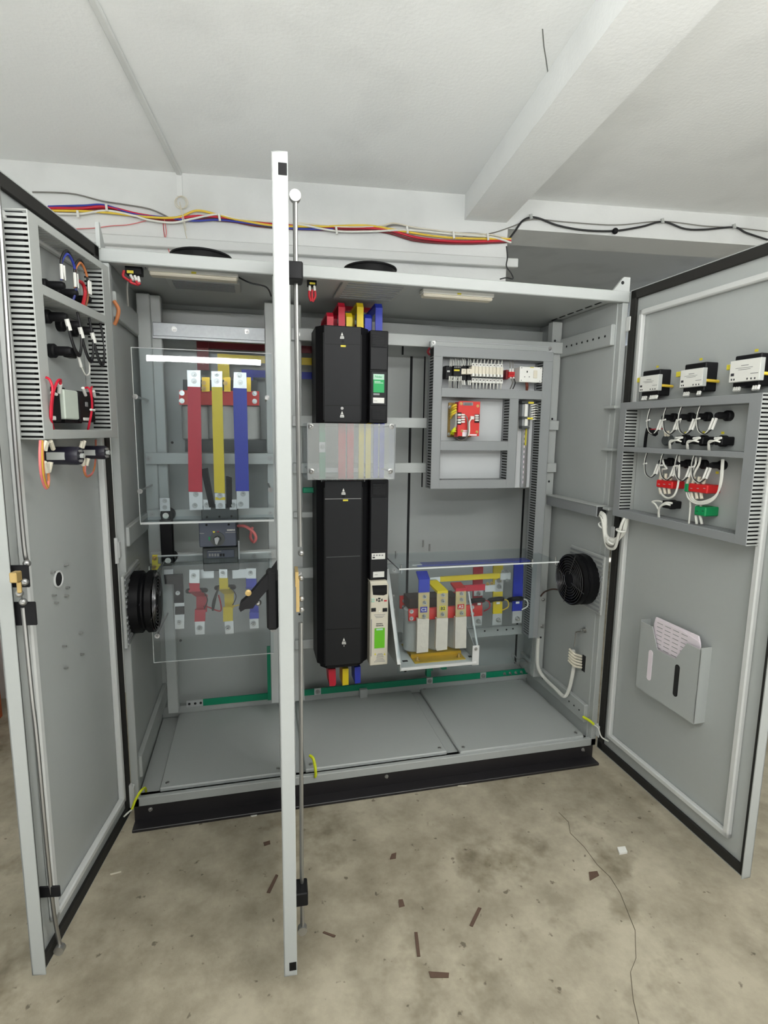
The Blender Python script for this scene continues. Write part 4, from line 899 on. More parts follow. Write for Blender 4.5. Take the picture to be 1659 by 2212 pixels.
for (x, y, h) in ((1139, 803, 4), (1133.5, 814, 2.2), (1143.5, 814, 2.2)): fbp('socket_hole', (x-1.1, y-h/2, x+1.1, y+h/2), .3052, .003, GINK if h < 3 else DARK, k, 0)
for (x, y) in ((1127, 794.5), (1168, 796), (1126, 821.5), (1166, 823.5)): p = at(x, y, Y=.306); part('cover_screw', MB().cyl((p.x, .308, p.z), (p.x, .305, p.z), .0026, n=8), GINK, k)
part('tag', MB().fb(1146, 793, 1153, 794.5, .3045, .002), YLABEL, k)
for i in range(2): part('cable', MB().tube([at(1136+i*3, 826, Y=.33), at(1137+i*3, 834, Y=.33), at(1137+i*2, 843, Y=.345)], .004, 8, 4), mat('brown_cable', (120, 60, 44), .5) if i == 0 else MATS['brown_cable'], k)
# red control transformer
k = fthing('control_transformer', 'red control transformer with a yellow metal core on the control plate', 'transformer', 1010, 944, .29)
fbp('front_board', (991, 867, 1036, 942), .285, .006, REDP, k, 0)
a = at(987, 868, Y=.285); b_ = at(987, 944, Y=.285); xl = at(991, 905, Y=.285).x
part('side_board', MB().box(xl-.004, xl, .285, .325, b_.z, a.z), RED, k)
x0 = xl-.012; xr = at(1034, 905, Y=.285).x
part('core', MB().box(xl-.001, xr-.015, .325, YP, b_.z+.01, a.z-.008, .002), mat('olive_core', (150, 122, 60), .45, .3, .2, 30), k)
part('core', MB().box(xl-.004, xl+.002, .335, YP-.002, b_.z+.006, a.z-.006), GOLD, k)
zc = (a.z+b_.z)/2; part('coil', MB().loft((xl-.012, .345, zc), (1, 0, 0), [(.05, 0), (.056, .006), (.056, .03)], 20), COIL, k)
part('foot', MB().box(xl-.020, xr, YP-.012, YP, b_.z, a.z), MATS['olive_core'], k)
for zz in (a.z-.02, b_.z+.012): part('core_bolt', MB().bolt3((xl-.016, YP-.014, zz), (0, -1, 0), .006, .01), STEEL, k)
for i in range(4): part('yellow_lead', MB().tube([V((xl-.006, .30, a.z-.012-.011*i)), V((xl-.022, .31, a.z-.02-.012*i)), V((xl-.018, .34, a.z-.035-.012*i))], .005, 8, 5), (WIREY, GOLD, YLABEL, WIREY)[i], k)
for i in range(3): part('earth_lead', MB().tube([V((xl-.004, .305, b_.z+.045-.01*i)), V((xl-.018, .31, b_.z+.03-.004*i)), V((xl-.02+.01*i, .33, b_.z+.012))], .0035, 8, 5), EARTH, k)
fbp('rating_plate', (1000.5, 869, 1022, 876), .282, .003, DUCT, k)
for y_ in (871, 874): part('print_line', MB().fb(1003, y_-.6, 1019, y_+.6, .2812, .001), INK, k)
for i in range(4): fbp('terminal', (989.5, 894+i*5.6, 996, 898+i*5.6), .272, .016, WHITE if i != 1 else WIREP, k); fbp('ferrule', (997, 894+i*5.2, 1004.5, 897.5+i*5.2), .27, .012, WHITE, k)
fbp('terminal_base', (988.5, 891, 997, 917), .279, .008, BLACK, k); fbp('terminal_base', (1026, 895, 1036, 913), .279, .008, BLACK, k)
for i in range(3): fbp('terminal', (1027, 896+i*5, 1034.5, 899.5+i*5), .272, .012, WHITE, k)
fbp('ferrule', (1017, 899, 1024.5, 906), .27, .012, WHITE, k)
for (x, y) in ((996, 872), (1032, 877), (998, 931), (1030, 933)): part('board_screw', MB().bolt(x, y, .285, .005, .006), BRASS, k)
part('wire', MB().tube([at(1004, 897, Y=.27), at(1009, 903, Y=.265), at(1011, 920, Y=.268), at(1010, 938, Y=.27), at(1005, 948, Y=.29), at(994, 951, Y=.31), at(984, 944, Y=.33)], .003, 8, 5), WIREG, k)
part('wire', MB().tube([at(1018, 905, Y=.27), at(1014, 912, Y=.266), at(1014, 930, Y=.268), at(1012, 941, Y=.272)], .0035, 8, 5), WIREW, k)
for (a0, y0, a1, y1) in ((1000, 929, 1010, 932), (999, 933, 1009, 943), (1015, 938, 1030, 941)): fbp('sticker', (a0, y0, a1, y1), .2835, .002, PAPER, k, 0)
# terminal rail
r = fthing('terminal_rail', 'upright perforated steel rail below grey terminals, right of the centre duct', 'rail', 1134, 1052, .365)
part('rail', MB().fp([(1128, 925), (1143, 925), (1137, 1052), (1124, 1052)], .366, .004), GALV, r)
for xs in ((1137.5, 1142), ): part('rail_lip', MB().fp([(1138, 922), (1142, 922), (1136, 1052), (1132.5, 1052)], .352, .016), STEEL, r); part('earth_strip', MB().fp([(1137.2, 923), (1138.6, 923), (1136.6, 962), (1135.2, 962)], .349, .01), YLABEL, r)
for i in range(11):
    y = 929+i*11; x = 1133.5-i*.34; part('rail_slot', MB().fb(x-1.1, y, x+1.1, y+5.5, .3645, .002), PAPER, r)
k = fthing('terminal_strip', 'grey rail terminals with yellow tags near the top of the terminal rail', 'terminal', 1137, 924, .33)
for (y0, y1) in ((873, 900), (905, 920)): fbp('terminals', (1128, y0, 1145, y1), .335, .03, DUCT, k); fbp('jumper', (1134, y0, 1140, y1), .327, .01, WHITE, k); fbp('groove', (1142.5, y0, 1144, y1), .332, .005, INK, k)
for y in (866, 901, 921): fbp('end_stop', (1128, y, 1144, y+5), .33, .035, DKGREY, k)
for (x, y) in ((1142, 868), (1140, 902)): fbp('tag', (x, y, x+11.5, y+4), .322, .006, YLABEL, k)
for i in range(7): part('ferrule', MB().cyl(at(1147, 876+i*5.2, Y=.34), at(1156, 874+i*5.2, Y=.335), .003, n=8), WHITE, k); part('wire', MB().tube([at(1156, 874+i*5.2, Y=.335), at(1162, 875+i*5.2, Y=.335), at(1168, 878+i*5, Y=.34)], .0016, 6, 5), WIREW, k)
wire('red clip lead at the top left corner of the control plate', [at(928, 752, Y=.35), at(924, 760, Y=.34), at(928, 766, Y=.35)], MAROON, .005)
# ================================================================ output choke and its guard
YC0 = .20
tray_z = at(950, 1437, Y=.10).z
x0 = at(866, 1437, Y=.10).x; x1 = at(1030, 1437, Y=.10).x
t = thing('choke_shelf', ((x0+x1)/2, .2, tray_z-.012), 'light grey steel bracket shelf carrying the choke in the right bay', 'shelf')
part('tray', MB().box(x0, x1, .10, .42, tray_z-.012, tray_z, .002), PAINTW, t)
za = at(852, 1226, Y=.36).z
part('side_bracket', MB().prism([(.10, tray_z-.012), (.10, tray_z+.03), (.34, za), (.40, za), (.40, tray_z-.012)], x0-.003, x0, 'x'), PAINT, t)
part('side_flange', MB().ribbon([(x0-.008, .10, tray_z+.02), (x0-.008, .34, za)], (.016, 0, 0), .004), PAINTW, t)
xs = at(1028, 1395, Y=.12).x
part('side_bracket', MB().prism([(.12, tray_z-.012), (.12, tray_z+.05), (.40, tray_z+.22), (.40, tray_z-.012)], xs-.0015, xs+.0015, 'x'), PAINT, t)
part('foot_plate', MB().fb(1020.5, 1395, 1035, 1437, .105, .004, .001), PAINTW, t); part('bolt', MB().bolt(1028, 1402, .105, .006, .006), STEEL, t)
for px, py in ((875, 1428), (1017, 1418)): p = at(px, py, Z=tray_z); part('slot', MB().box(p.x-.012, p.x+.012, p.y-.008, p.y+.008, tray_z-.0005, tray_z+.0008), DARK, t)
part('brace_rod', MB().cyl(at(1012, 1278, Y=.22), at(1031, 1394, Y=.115), .0045, n=10), PAINTW, t)
for px, py in ((852, 1232), (850, 1288), (851, 1318), (848, 1348)): part('bolt', MB().bolt(px, py, .35, .007, .008), STEEL, t)
ch = thing('output_choke', at(945, 1420, Y=.2), 'three phase choke with white coils and red clamp on the bracket shelf', 'choke')
YH = .26
zc0 = at(930, 1398, Y=YH).z; zc1 = at(930, 1312, Y=YH).z
for px in (893, 942, 985): p = at(px, 1350, Y=YH); part('coil', MB().loft((p.x, YH, zc0), (0, 0, 1), [(.042, 0), (.046, .006), (.046, zc1-zc0)], 24), COIL, ch)
x0 = at(889, 1400, Y=.19).x; x1 = at(997, 1400, Y=.19).x
part('core', MB().box(x0, x1, .20, .34, tray_z+.016, zc0, .002), GOLD, ch); part('core_foot', MB().box(x0, x1, .135, .36, tray_z, tray_z+.004, .001).box(x0, x1, .195, .199, tray_z, zc0), GOLD, ch)
part('core', MB().box(x0, x1, .24, .34, zc1, zc1+.05, .002), mat('dark_core', (70, 52, 44), .6), ch)
for px in (902, 991): p = at(px, 1424, Y=.16); part('foot_bolt', MB().bolt3((p.x, .16, tray_z+.004), (0, 0, 1), .008, .012), BRASS, ch)
part('clamp_bar', MB().fp([(883, 1317), (1023, 1307), (1023, 1331), (883, 1342)], .19, .012), REDP, ch)
part('clamp_bar', MB().fp([(864, 1288), (1000, 1278), (1000, 1305), (864, 1315)], .34, .012), MATS['red_laminate'], ch)
part('clamp_bar', MB().fp([(1018, 1310), (1042, 1308), (1042, 1330), (1018, 1332)], .28, .012), REDP, ch)
for pp in ((889, 1321), (889, 1336), (1020, 1312), (1020, 1326)): part('bolt', MB().bolt(*pp, .19, .007, .008), STEEL, ch)
for pp in ((873, 1298), (872, 1311)): part('bolt', MB().bolt(*pp, .34, .007, .008), STEEL, ch)
for (n, br_, tp, lab, lm, tm, bb) in (('C2', [(904, 1279), (928, 1278), (927, 1337), (904, 1338)], [(902, 1337), (927, 1337), (925, 1408), (900, 1411)], (908, 1311, 923, 1323), BLABEL, WHITE, [(917, 1289), (917, 1302), (916, 1331)]),
                                      ('B2', [(944, 1279), (968, 1278), (967, 1336), (944, 1337)], [(943, 1336), (968, 1335), (966, 1403), (944, 1406), (941, 1400)], (950, 1309, 963, 1320), YLABEL, INK, [(957, 1285), (957, 1298), (956, 1327)]),
                                      ('A2', [(985, 1274), (1007, 1274), (1007, 1332), (984, 1334)], [(984, 1334), (1008, 1332), (1007, 1400), (983, 1401)], (988.5, 1305.5, 1003, 1316), REDP, WHITE, [(997, 1282), (997, 1295), (997, 1324)])):
    lead = part('terminal_lead', MB().fp(br_, .165, .006), mat('pale_brass', (196, 176, 128), .4, .35, .08, 40) if n == 'C2' else MATS['pale_brass'], ch)
    part('taped_lead', MB().fp(tp, .158, .02), TAPE, ch, 'cotton taped lead')
    for pp in bb: part('bolt', MB().bolt(*pp, .165, .007, .014), STEEL, lead)
    part('phase_label', MB().fb(*lm and lab, .1625, .002), lm, lead); ftext('phase_mark', n, (lab[0]+lab[2])/2, (lab[1]+lab[3])/2, .1625, .020, tm, ch, .0003)
# links from the choke
def link2(label, m, segs, ww, plates=(), bl=(), Yb=.3, name='busbar_link', th=.007):
    t = thing(name, V(segs[-1]), label, 'busbar')
    part('sleeve', MB().ribbon(segs, ww, th), m, t)
    for (r_, Y) in plates: part('end_plate', MB().fb(*r_, Y, .006), ALU, t)
    for (pp, Y) in bl: part('bolt', MB().bolt(*pp, Y, .007, .014), STEEL, t)
    return t
w_ = .05
pC = at(916, 1252, Y=.165); zB = at(1020, 1219, Y=.20).z
link2('blue busbar link bending back from lead C2', BLU, [(pC.x, .163, at(916, 1279, Y=.165).z), (pC.x, .163, pC.z), (pC.x, .205, pC.z+.026)], (w_, 0, 0))
xb1 = at(1131, 1216, Y=.26).x
solo('busbar', MB().box(pC.x-.02, xb1, .20, .25, zB, zB+.007), BLU, 'long blue busbar lying flat under the clear top guard', 'busbar')
solo('busbar_end', MB().box(pC.x-.045, pC.x+.0, .198, .252, zB+.007, zB+.011), ALU, 'tinned end of the flat blue busbar under the clear top guard', 'busbar')
pB = at(956, 1279, Y=.165)
link2('yellow busbar link bending back from lead B2', YEL, [(pB.x, .166, pB.z-.005), (pB.x, .166, pB.z), (pB.x-.03, .23, pB.z+.035)], (w_, 0, 0))
t = thing('busbar', at(1000, 1255, Y=.235), 'yellow busbar running level to the yellow riser in the right bay', 'busbar')
part('sleeve', MB().fp([(951, 1246), (1082, 1238), (1082, 1249), (951, 1257)], .235, .008), YEL, t); part('end_plate', MB().fp([(929, 1248), (951, 1246), (951, 1257), (929, 1258)], .236, .007), ALU, t); part('clamp', MB().fb(1081, 1238, 1103, 1252, .232, .012), ALU, t)
for pp in ((1086, 1234), (1096, 1234), (1095, 1254)): part('bolt', MB().bolt(*pp, .23, .006, .012), STEEL, t)
pA = at(996, 1274, Y=.165)
link2('red busbar link bending back from lead A2', RED, [(pA.x, .166, pA.z-.006), (pA.x, .166, pA.z), (pA.x, .235, pA.z+.012)], (w_, 0, 0))
t = thing('busbar', at(1020, 1275, Y=.235), 'red busbar running level to the right from lead A2', 'busbar')
part('sleeve', MB().fp([(985, 1266), (1048, 1262), (1048, 1275), (1000, 1278)], .235, .008), RED, t); part('end_plate', MB().fb(1048, 1264, 1070, 1278, .233, .01), ALU, t)
for pp in ((1053, 1261), (1062, 1260)): part('bolt', MB().bolt(*pp, .23, .006, .012), BRASS, t)
# risers
YV = .33
def riser(label, m, pts, plates, bl):
    t = thing('busbar', at(pts[2][0], pts[2][1], Y=YV), label, 'busbar', 'upright busbars at the right of the choke'); part('sleeve', MB().fp(pts, YV, .008), m, t)
    for pl in plates: part('end_plate', MB().fb(*pl, YV-.002, .009), ALU, t)
    for pp in bl: part('bolt', MB().bolt(*pp, YV-.002, .009, .018), STEEL, t)
riser('upright red busbar right of the choke', RED, [(1023, 1226), (1044, 1225), (1041, 1327), (1021, 1328)], [(1024, 1276, 1043, 1287), (1022, 1292, 1042, 1298), (1021, 1327, 1041, 1351)], [(1034, 1282), (1033, 1342)])
riser('upright yellow busbar right of the choke', YEL, [(1066, 1222), (1087, 1221), (1085, 1326), (1065, 1327)], [(1069, 1252, 1087, 1278), (1066, 1289, 1085, 1297), (1064, 1326, 1084, 1350)], [(1078, 1254), (1078, 1267), (1076, 1339)])
riser('upright blue busbar at the far right of the choke', BLU, [(1111, 1216), (1131, 1215), (1128, 1320), (1107, 1321)], [(1107, 1320, 1127, 1346)], [(1117, 1336)])
for (px, py, n) in ((1035, 1301, 'red'), (1076, 1299, 'yellow'), (1118, 1298, 'blue')):
    p = at(px, py, Y=YV-.02); k = thing('current_transformer', (p.x, p.y, p.z-.02), 'black ring current transformer around the upright %s busbar' % n, 'transformer', 'ring transformers on the upright busbars')
    part('ring', MB().ring((p.x, YV+.005, p.z), (0, .45, 1), .031, .011, 26, 8), BLACK, k); part('label_plate', MB().fb(px-3, py+2, px+4, py+6, YV-.045, .004), WHITE, k)
    part('lead', MB().tube([(p.x+.03, YV-.01, p.z+.005), (p.x+.05, YV-.02, p.z+.0), (p.x+.055, YV-.02, p.z-.03), (p.x+.03, YV-.01, p.z-.05)], .003, 6, 5), (WIRER, WIREY, WIREW)[('red', 'yellow', 'blue').index(n)], k)
# clear guard over the choke: top and front sheets
zt = at(862, 1231, Y=.11).z; xA = at(862, 1231, Y=.11).x; xB = at(1208, 1213, Y=.11).x
xA2 = at(842, 1188, Y=.36).x
g = thing('acrylic_guard', (xA, .11, at(950, 1437, Y=.11).z), 'clear acrylic guard with a wide flat top over the choke and upright busbars', 'guard')
part('top_panel', MB().prism([(xA, .11), (xB, .11), (xB, .40), (xA-.0, .40)], zt, zt+.004, 'z'), ACRYLH, g)
part('front_panel', MB().box(xA, at(1150, 1400, Y=.11).x, .11, .114, at(1000, 1442, Y=.11).z, zt), ACRYL, g)
part('edge', MB().box(xA, xB, .109, .1115, zt-.001, zt+.005), ACEDGE, g); part('edge', MB().box(xA-.001, xA+.0015, .11, .40, zt-.0005, zt+.0045), DUCT, g)
for px, py in ((866, 1227), (1200, 1208), (1150, 1214), (855, 1196), (914, 1172), (928, 1180)): p = at(px, py, Z=zt+.004); part('screw', MB().cyl((p.x, p.y, zt-.02), (p.x, p.y, zt+.016), .004, n=10), STEEL, g)
# ================================================================ right side wall wiring
t = thing('cable_tray', (WC-.07, .2, 1.06), 'grey cable tray on the right side wall feeding the right door', 'cable tray')
pa = at(1186, 1108, X=WC-.075); pb_ = at(1290, 1136, X=WC-.075)
part('trunk', MB().box(WC-.083, WC-.034, pb_.y, .41, 1.068, 1.116, .002), DUCT, t)
part('lid', MB().box(WC-.086, WC-.032, pb_.y-.002, .41, 1.114, 1.119, .001), DUCTL, t); part('mouth', MB().box(WC-.079, WC-.038, pb_.y-.0008, pb_.y+.01, 1.072, 1.112), DARK, t)
for i, (m_, r_) in enumerate(((WIREW, .008), (WIREW, .008), (WIREW, .007), (WIREG, .006), (WIREW, .006))):
    o = i*.010
    wire(('white cable of the bundle looping from the tray to the right door', 'grey cable of the bundle looping from the tray to the right door')[m_ is WIREG], [V((WC-.06, pb_.y+.02, 1.09-o*.4)), V((WC-.062-o*.3, pb_.y-.03, 1.075-o*.3)), V((WC-.064, -.05-o*.2, 1.0-.01*i)), V((WC-.055, -.09-o*.3, .985-.008*i)), V((WC-.045-o*.5, -.135, 1.02)), V((WC-.045-o*.4, -.15, 1.075)), V((WC-.04, -.15-o*.2, 1.11))], m_, r_, 'door_cable', 'cable', 'cables looping to the right door')
for (y, z) in ((-.02, 1.035), (-.085, .98), (-.14, 1.035)): solo('cable_tie', MB().ring((WC-.06, y, z), (0, .6, -.8) if y > -.1 else (0, -.2, 1),   .017, .004, 20, 6), WHITE, 'white tie round the cable loop at the right door, %s' % ('tray end' if y > -.05 else 'lowest point' if y > -.1 else 'door end'), 'tie')
def wallp(px, py, o=.04): p = at(px, py, X=WC-.03-o); return V((WC-.03-o, p.y, p.z))
wire('thick white cable dropping beside the right column and across the right wall', [at(1163, 1378, Y=.38), at(1161, 1410, Y=.38), at(1162, 1440, Y=.38), at(1174, 1462, Y=.37), wallp(1200, 1488), wallp(1218, 1504), wallp(1228, 1492, .03), wallp(1236, 1460, .03), wallp(1240, 1428, .03), wallp(1238, 1405, .04)], WIREW, .009, 'cable', 'cable')
t = thing('wall_terminal', wallp(1258, 1440, .0), 'row of white sleeved wires at a dark slot low on the right wall', 'terminal')
a = wallp(1257, 1412, 0); b_ = wallp(1260, 1450, 0); part('slot', MB().box(WC-.0315, WC-.029, b_.y-.012, b_.y+.012, b_.z, a.z), DARK, t)
for i in range(5): part('ferrule', MB().tube([wallp(1230-i*.5, 1402+i*6, .055), wallp(1240, 1412+i*6.5, .045), wallp(1256, 1418+i*6, .006)], .0055, 8, 5), CREAM, t)
wire('thin white wire hooked to a stud on the right wall', [wallp(1240, 1398), wallp(1243, 1375, .03), wallp(1244, 1366, .02), wallp(1254, 1364, .015), wallp(1264, 1360, .01)], WIREG, .003)
solo('wall_stud', MB().bolt3(wallp(1264, 1361, 0), (-1, 0, 0), .010, .018), STEEL, 'bright stud and nut on the right wall below the fan', 'bolt')
wire('dark lead of the right wall fan', [wallp(1208, 1274, .08), wallp(1192, 1273, .07), at(1176, 1279, Y=.41), at(1168, 1288, Y=.41)], mat('brown_lead', (84, 58, 48), .5), .004)
# earth straps at the door feet
wire('yellow and green earth lead at the foot of the left door', [V((.045, .03, .04)), V((.048, .0, .075)), V((.04, -.03, .085)), V((.022, -.045, .06)), V((.012, -.06, .035))], EARTH, .0045)
wire('pale lead joining the left door to its earth lead', [V((.012, -.06, .035)), V((-.005, -.075, .03)), DL.T(.085, .02, .045), DL.T(.095, .006, .035)], WIREW, .003)
wire('yellow and green earth lead at the foot of the centre post', [V((.672, .03, .105)), V((.684, .015, .10)), V((.69, .0, .075)), V((.692, -.008, .045)), V((.69, -.004, .03))], EARTH, .006)
wire('yellow and green earth lead at the foot of the right door', [V((WC-.055, .03, .13)), V((WC-.04, -.005, .125)), V((WC-.03, -.02, .115))], EARTH, .006)
wire('pale lead joining the right door to its earth lead', [V((WC-.03, -.02, .115)), V((WC-.025, -.045, .11)), DR.T(.075, .03, .088), DR.T(.095, .008, .075)], WIREW, .003)
# ================================================================ gear on the left door
def TL(a, w, z): return DL.T(a, w, z)
def TR(a, w, z): return DR.T(a, w, z)
GL = 'wire ducts on the left door'
WD = .06
zt1 = DL.uv(74, 483, WD)[1]; zm1 = DL.uv(85.5, 612, WD)[1]; zm0 = DL.uv(85.5, 634, WD)[1]; zb0 = 1.39; zb1 = DL.uv(110, 928, WD)[1]
uF0, uF1, uH0, uH1 = .503, .546, .100, .145
def ld(label, a0, a1, z0, z1, ax, **k): return wire_duct(label, a0, a1, z0, z1, -.006, WD, TL, ax, GL, m=DUCTL, **k)
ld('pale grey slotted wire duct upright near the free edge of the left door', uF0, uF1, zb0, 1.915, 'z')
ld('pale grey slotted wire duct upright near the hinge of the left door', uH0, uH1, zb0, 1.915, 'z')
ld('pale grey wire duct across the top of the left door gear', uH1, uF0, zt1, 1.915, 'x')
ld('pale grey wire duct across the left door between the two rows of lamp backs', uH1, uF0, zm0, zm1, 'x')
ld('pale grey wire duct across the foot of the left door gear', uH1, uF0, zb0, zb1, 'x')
def lampback(D, label, base, tip, r, group, w1=.055, parent_wires=()):
    """rear of a panel lamp: wide collar at the door, narrower holder standing out"""
    u, z = D.uv(base[0], base[1], .012); u2, z2 = D.uv(tip[0], tip[1], w1)
    um, zm = u, (z+z2)/2
    c = D.T(um, -.006, z); t = thing('lamp_holder', c, label, 'lamp', group); n = D.n
    part('collar', MB().loft(c, n, [(r, 0), (r, .014), (r*.8, .018)], 20), BLACK, t); part('holder', MB().loft(c+n*.016, n, [(r*.68, 0), (r*.66, w1-.02), (r*.5, w1-.012)], 16), BLACK, t)
    return t, um, z
G1 = 'lamp holders on the left door'
for i, (b_, t_, nm) in enumerate((((104, 616), (92, 604), 'first'), ((134, 632), (122, 622), 'second'), ((164, 646), (152, 638), 'third'))):
    k, u, z = lampback(DL, 'black lamp back in the upper row of the left door, %s from the free edge' % nm, b_, t_, .016, G1)
    if i < 2:
        col = (WIREB, WIREK) if i == 0 else (WIREO, WIREK)
        for j in range(2): part('wire', DL.mb().tube([(u+.006, .05+.004*j, z+.012), (u+.012, .055, z+.055+.006*j), (u-.02, .058, z+.085+.008*j), (u-.06, .056, z+.06), (u-.07, .05, z+.005), (u-.065, .04, z-.03)], .0034, 8, 6), col[j], k)
    for j in range(2): part('ferrule', DL.mb().tube([(u+.010-.012*j, .053, z+.014), (u+.016-.012*j, .056, z+.05)], .0042, 8, 0), WHITE, k)
wire('red lead dropping from the upper lamp row into the duct on the left door', [DL.T(*DL.P(165, 606, .05)), DL.T(*DL.P(178, 612, .05)), DL.T(*DL.P(184, 632, .05)), DL.T(*DL.P(180, 655, .05)), DL.T(*DL.P(177, 664, .05))], WIRER, .005)
for i, (b_, t_, nm) in enumerate((((110, 684), (98, 676), 'first'), ((140, 702), (127, 694), 'second'), ((168, 714), (156, 708), 'third'))):
    k, u, z = lampback(DL, 'black lamp back in the lower row of the left door, %s from the free edge' % nm, b_, t_, .018, G1)
    for j in range(2): part('wire', DL.mb().tube([(u+.004, .055, z-.02-.004*j), (u-.02, .058, z-.075-.006*j), (u-.055, .056, z-.085-.006*j), (u-.075, .054, z-.03), (u-.062, .05, z+.05)], .0034, 8, 6), (WIREK, WIREK if j else MAROON)[0 if i else j], k)
    part('ferrule', DL.mb().tube([(u+.006, .054, z-.006), (u-.002, .057, z-.034)], .006, 8, 0), WHITE, k)
k, u, z = lampback(DL, 'single black push button back below the lamp rows on the left door', (122, 758), (106, 756), .019, G1)
part('stem', DL.mb().box(u-.05, u-.01, .02, .045, z-.014, z+.012, .004), BLACK, k); part('ferrule', DL.mb().tube([(u-.04, .05, z-.008), (u-.055, .05, z-.035)], .004, 8, 0), WHITE, k)
part('wire', DL.mb().tube([(u-.055, .05, z-.035), (u-.08, .05, z-.055), (u-.105, .05, z-.045), (u-.112, .048, z-.01)], .0022, 6, 6), WIREW, k)
# meters
def dbox(D, name, r, w0, w1, m, parent, b=.002):
    b_ = D.mb(); D.pb(b_, *r, w0, w1, b); return part(name, b_, m, parent)
def dthing(D, name, label, cat, px, py, w, group=None): return thing(name, D.T(*D.P(px, py, w)), label, cat, group)
k = dthing(DL, 'panel_meter', 'black panel meter with red leads nearer the free edge of the left door', 'meter', 116, 910, .03)
dbox(DL, 'body', (104, 836, 131, 911), -.006, .055, BLACK, k); dbox(DL, 'terminal', (101, 842, 105, 853), .03, .06, STEEL, k); dbox(DL, 'sticker', (105, 898, 122, 908), .052, .0565, WHITE, k); dbox(DL, 'stem', (130, 837, 141, 841), .02, .05, BLACK, k)
part('lead', DL.mb().tube([DL.P(99, 815, .07), DL.P(107, 820, .075), DL.P(113, 835, .08), DL.P(113, 852, .08), DL.P(110, 880, .07), DL.P(110, 905, .065), DL.P(116, 929, .05)], .0032, 8, 6), RED, k)
part('lead', DL.mb().tube([DL.P(130, 830, .07), DL.P(131, 821, .075), DL.P(124, 824, .08), DL.P(116, 845, .08), DL.P(112, 875, .07), DL.P(111, 905, .065)], .0032, 8, 6), RED, k)
part('ferrule', DL.mb().tube([DL.P(130, 830, .07), DL.P(128, 848, .06)], .005, 8, 0), WHITE, k); part('tie', DL.mb().tube([DL.P(112, 848, .075), DL.P(122, 852, .075)], .004, 8, 0), WHITE, k)
k = dthing(DL, 'panel_meter', 'pale box of a meter between the two black meters on the left door', 'meter', 152, 906, .03)
dbox(DL, 'body', (140, 843, 170, 906), -.006, .058, mat('pale_green_plastic', (196, 206, 194), .5), k, .003); dbox(DL, 'foot', (142, 906, 178, 914), -.006, .045, BLACK, k)
k = dthing(DL, 'panel_meter', 'black panel meter with red leads nearer the hinge of the left door', 'meter', 190, 911, .03)
dbox(DL, 'body', (172, 847, 205, 912), -.006, .052, BLACK, k); dbox(DL, 'sticker', (181, 902, 196, 909), .05, .0535, WHITE, k); dbox(DL, 'window', (185, 868, 191, 879), .05, .0535, GINK, k); dbox(DL, 'stem', (204, 848, 216, 853), .02, .05, BLACK, k)
for q in (0, 1): part('lead', DL.mb().tube([DL.P(184+15*q, 838-2*q, .06), DL.P(191+6*q, 838, .07), DL.P(196+q, 850, .075), DL.P(199, 875, .07), DL.P(196, 900, .065), DL.P(190, 929, .05)], .003, 8, 6), RED, k)
part('ferrule', DL.mb().tube([DL.P(179, 838, .06), DL.P(185, 854, .055)], .0045, 8, 0), WHITE, k); part('ferrule', DL.mb().tube([DL.P(202, 845, .06), DL.P(204, 856, .055)], .0045, 8, 0), WHITE, k); part('tie', DL.mb().tube([DL.P(196, 885, .07), DL.P(204, 886, .07)], .0035, 8, 0), WHITE, k)
# rotary switches
def rotary(label, base, r, L, px2, wires):
    u, z = DL.uv(base[0], base[1], .0); c = DL.T(u, -.006, z); n = DL.n; t = thing('rotary_switch', c-V((0, 0, r)), label, 'switch', 'rotary switches on the left door')
    part('body', MB().loft(c+n*.012, n, [(r*.8, 0), (r, .004), (r, L*.62), (r*1.02, L*.64), (r*1.02, L*.92), (r*.9, L)], 24), mat('navy_black_plastic', (26, 24, 38), .4) if 'navy_black_plastic' not in MATS else MATS['navy_black_plastic'], t)
    part('mounting_ring', MB().loft(c, n, [(r*.7, 0), (r*.7, .014)], 20), BLACK, t)
    e = DL.e; cc = c+n*(L*.36)+e*(r-.002)
    q = MB(); 
    for a, b_ in ((0, 0),): q.box(0, 0, 0, 0, 0, 0) if False else None
    u0 = u+r*.86; bx = DL.mb(); bx.box(u0, u0+.006, .012+L*.05, .012+L*.58, z-r*.42, z+r*.42, .001); part('rating_plate', bx, DUCTL, t)
    for dz in (-.6, .6): part('terminal_screw', MB().cyl(DL.T(u+.3*r, .012+L-.006, z+dz*r*.9), DL.T(u+.3*r, .012+L+.002, z+dz*r*.9), .004, n=10), STEEL, t)
    part('shaft_end', MB().cyl(DL.T(u, .012+L-.006, z), DL.T(u, .012+L+.003, z), .007, n=6), DUCTL, t)
    return t, u, z
t, u, z = rotary('large rotary switch under the duct nearer the free edge of the left door', (97, 984), .024, .085, None, None)
for a, b_ in (((82, 985), (95, 958)), ((88, 985), (102, 956))): pass
for i, (x0, y0, x1, y1) in enumerate(((99, 952, 92, 972), (101, 955, 97, 974), (109, 953, 115, 970), (96, 998, 101, 1020), (101, 1000, 103, 1020), (110, 998, 105, 1020))): part('ferrule', DL.mb().tube([DL.P(x0, y0, .06), DL.P(x1, y1, .055)], .0055, 8, 0), CREAM, t)
for i, m in enumerate((WIREP, WIREY, WIREO)): part('wire', DL.mb().tube([DL.P(87+i*2, 952, .075), DL.P(86+i*3, 985, .08), DL.P(88+i*3, 1020, .075), DL.P(94+i*2.5, 1045, .065), DL.P(101+i, 1055-i, .06), DL.P(105, 1040, .055), DL.P(104, 1018, .055)], .0032, 8, 6), m, t)
t, u, z = rotary('small rotary switch under the duct nearer the hinge of the left door', (172, 977), .020, .072, None, None)
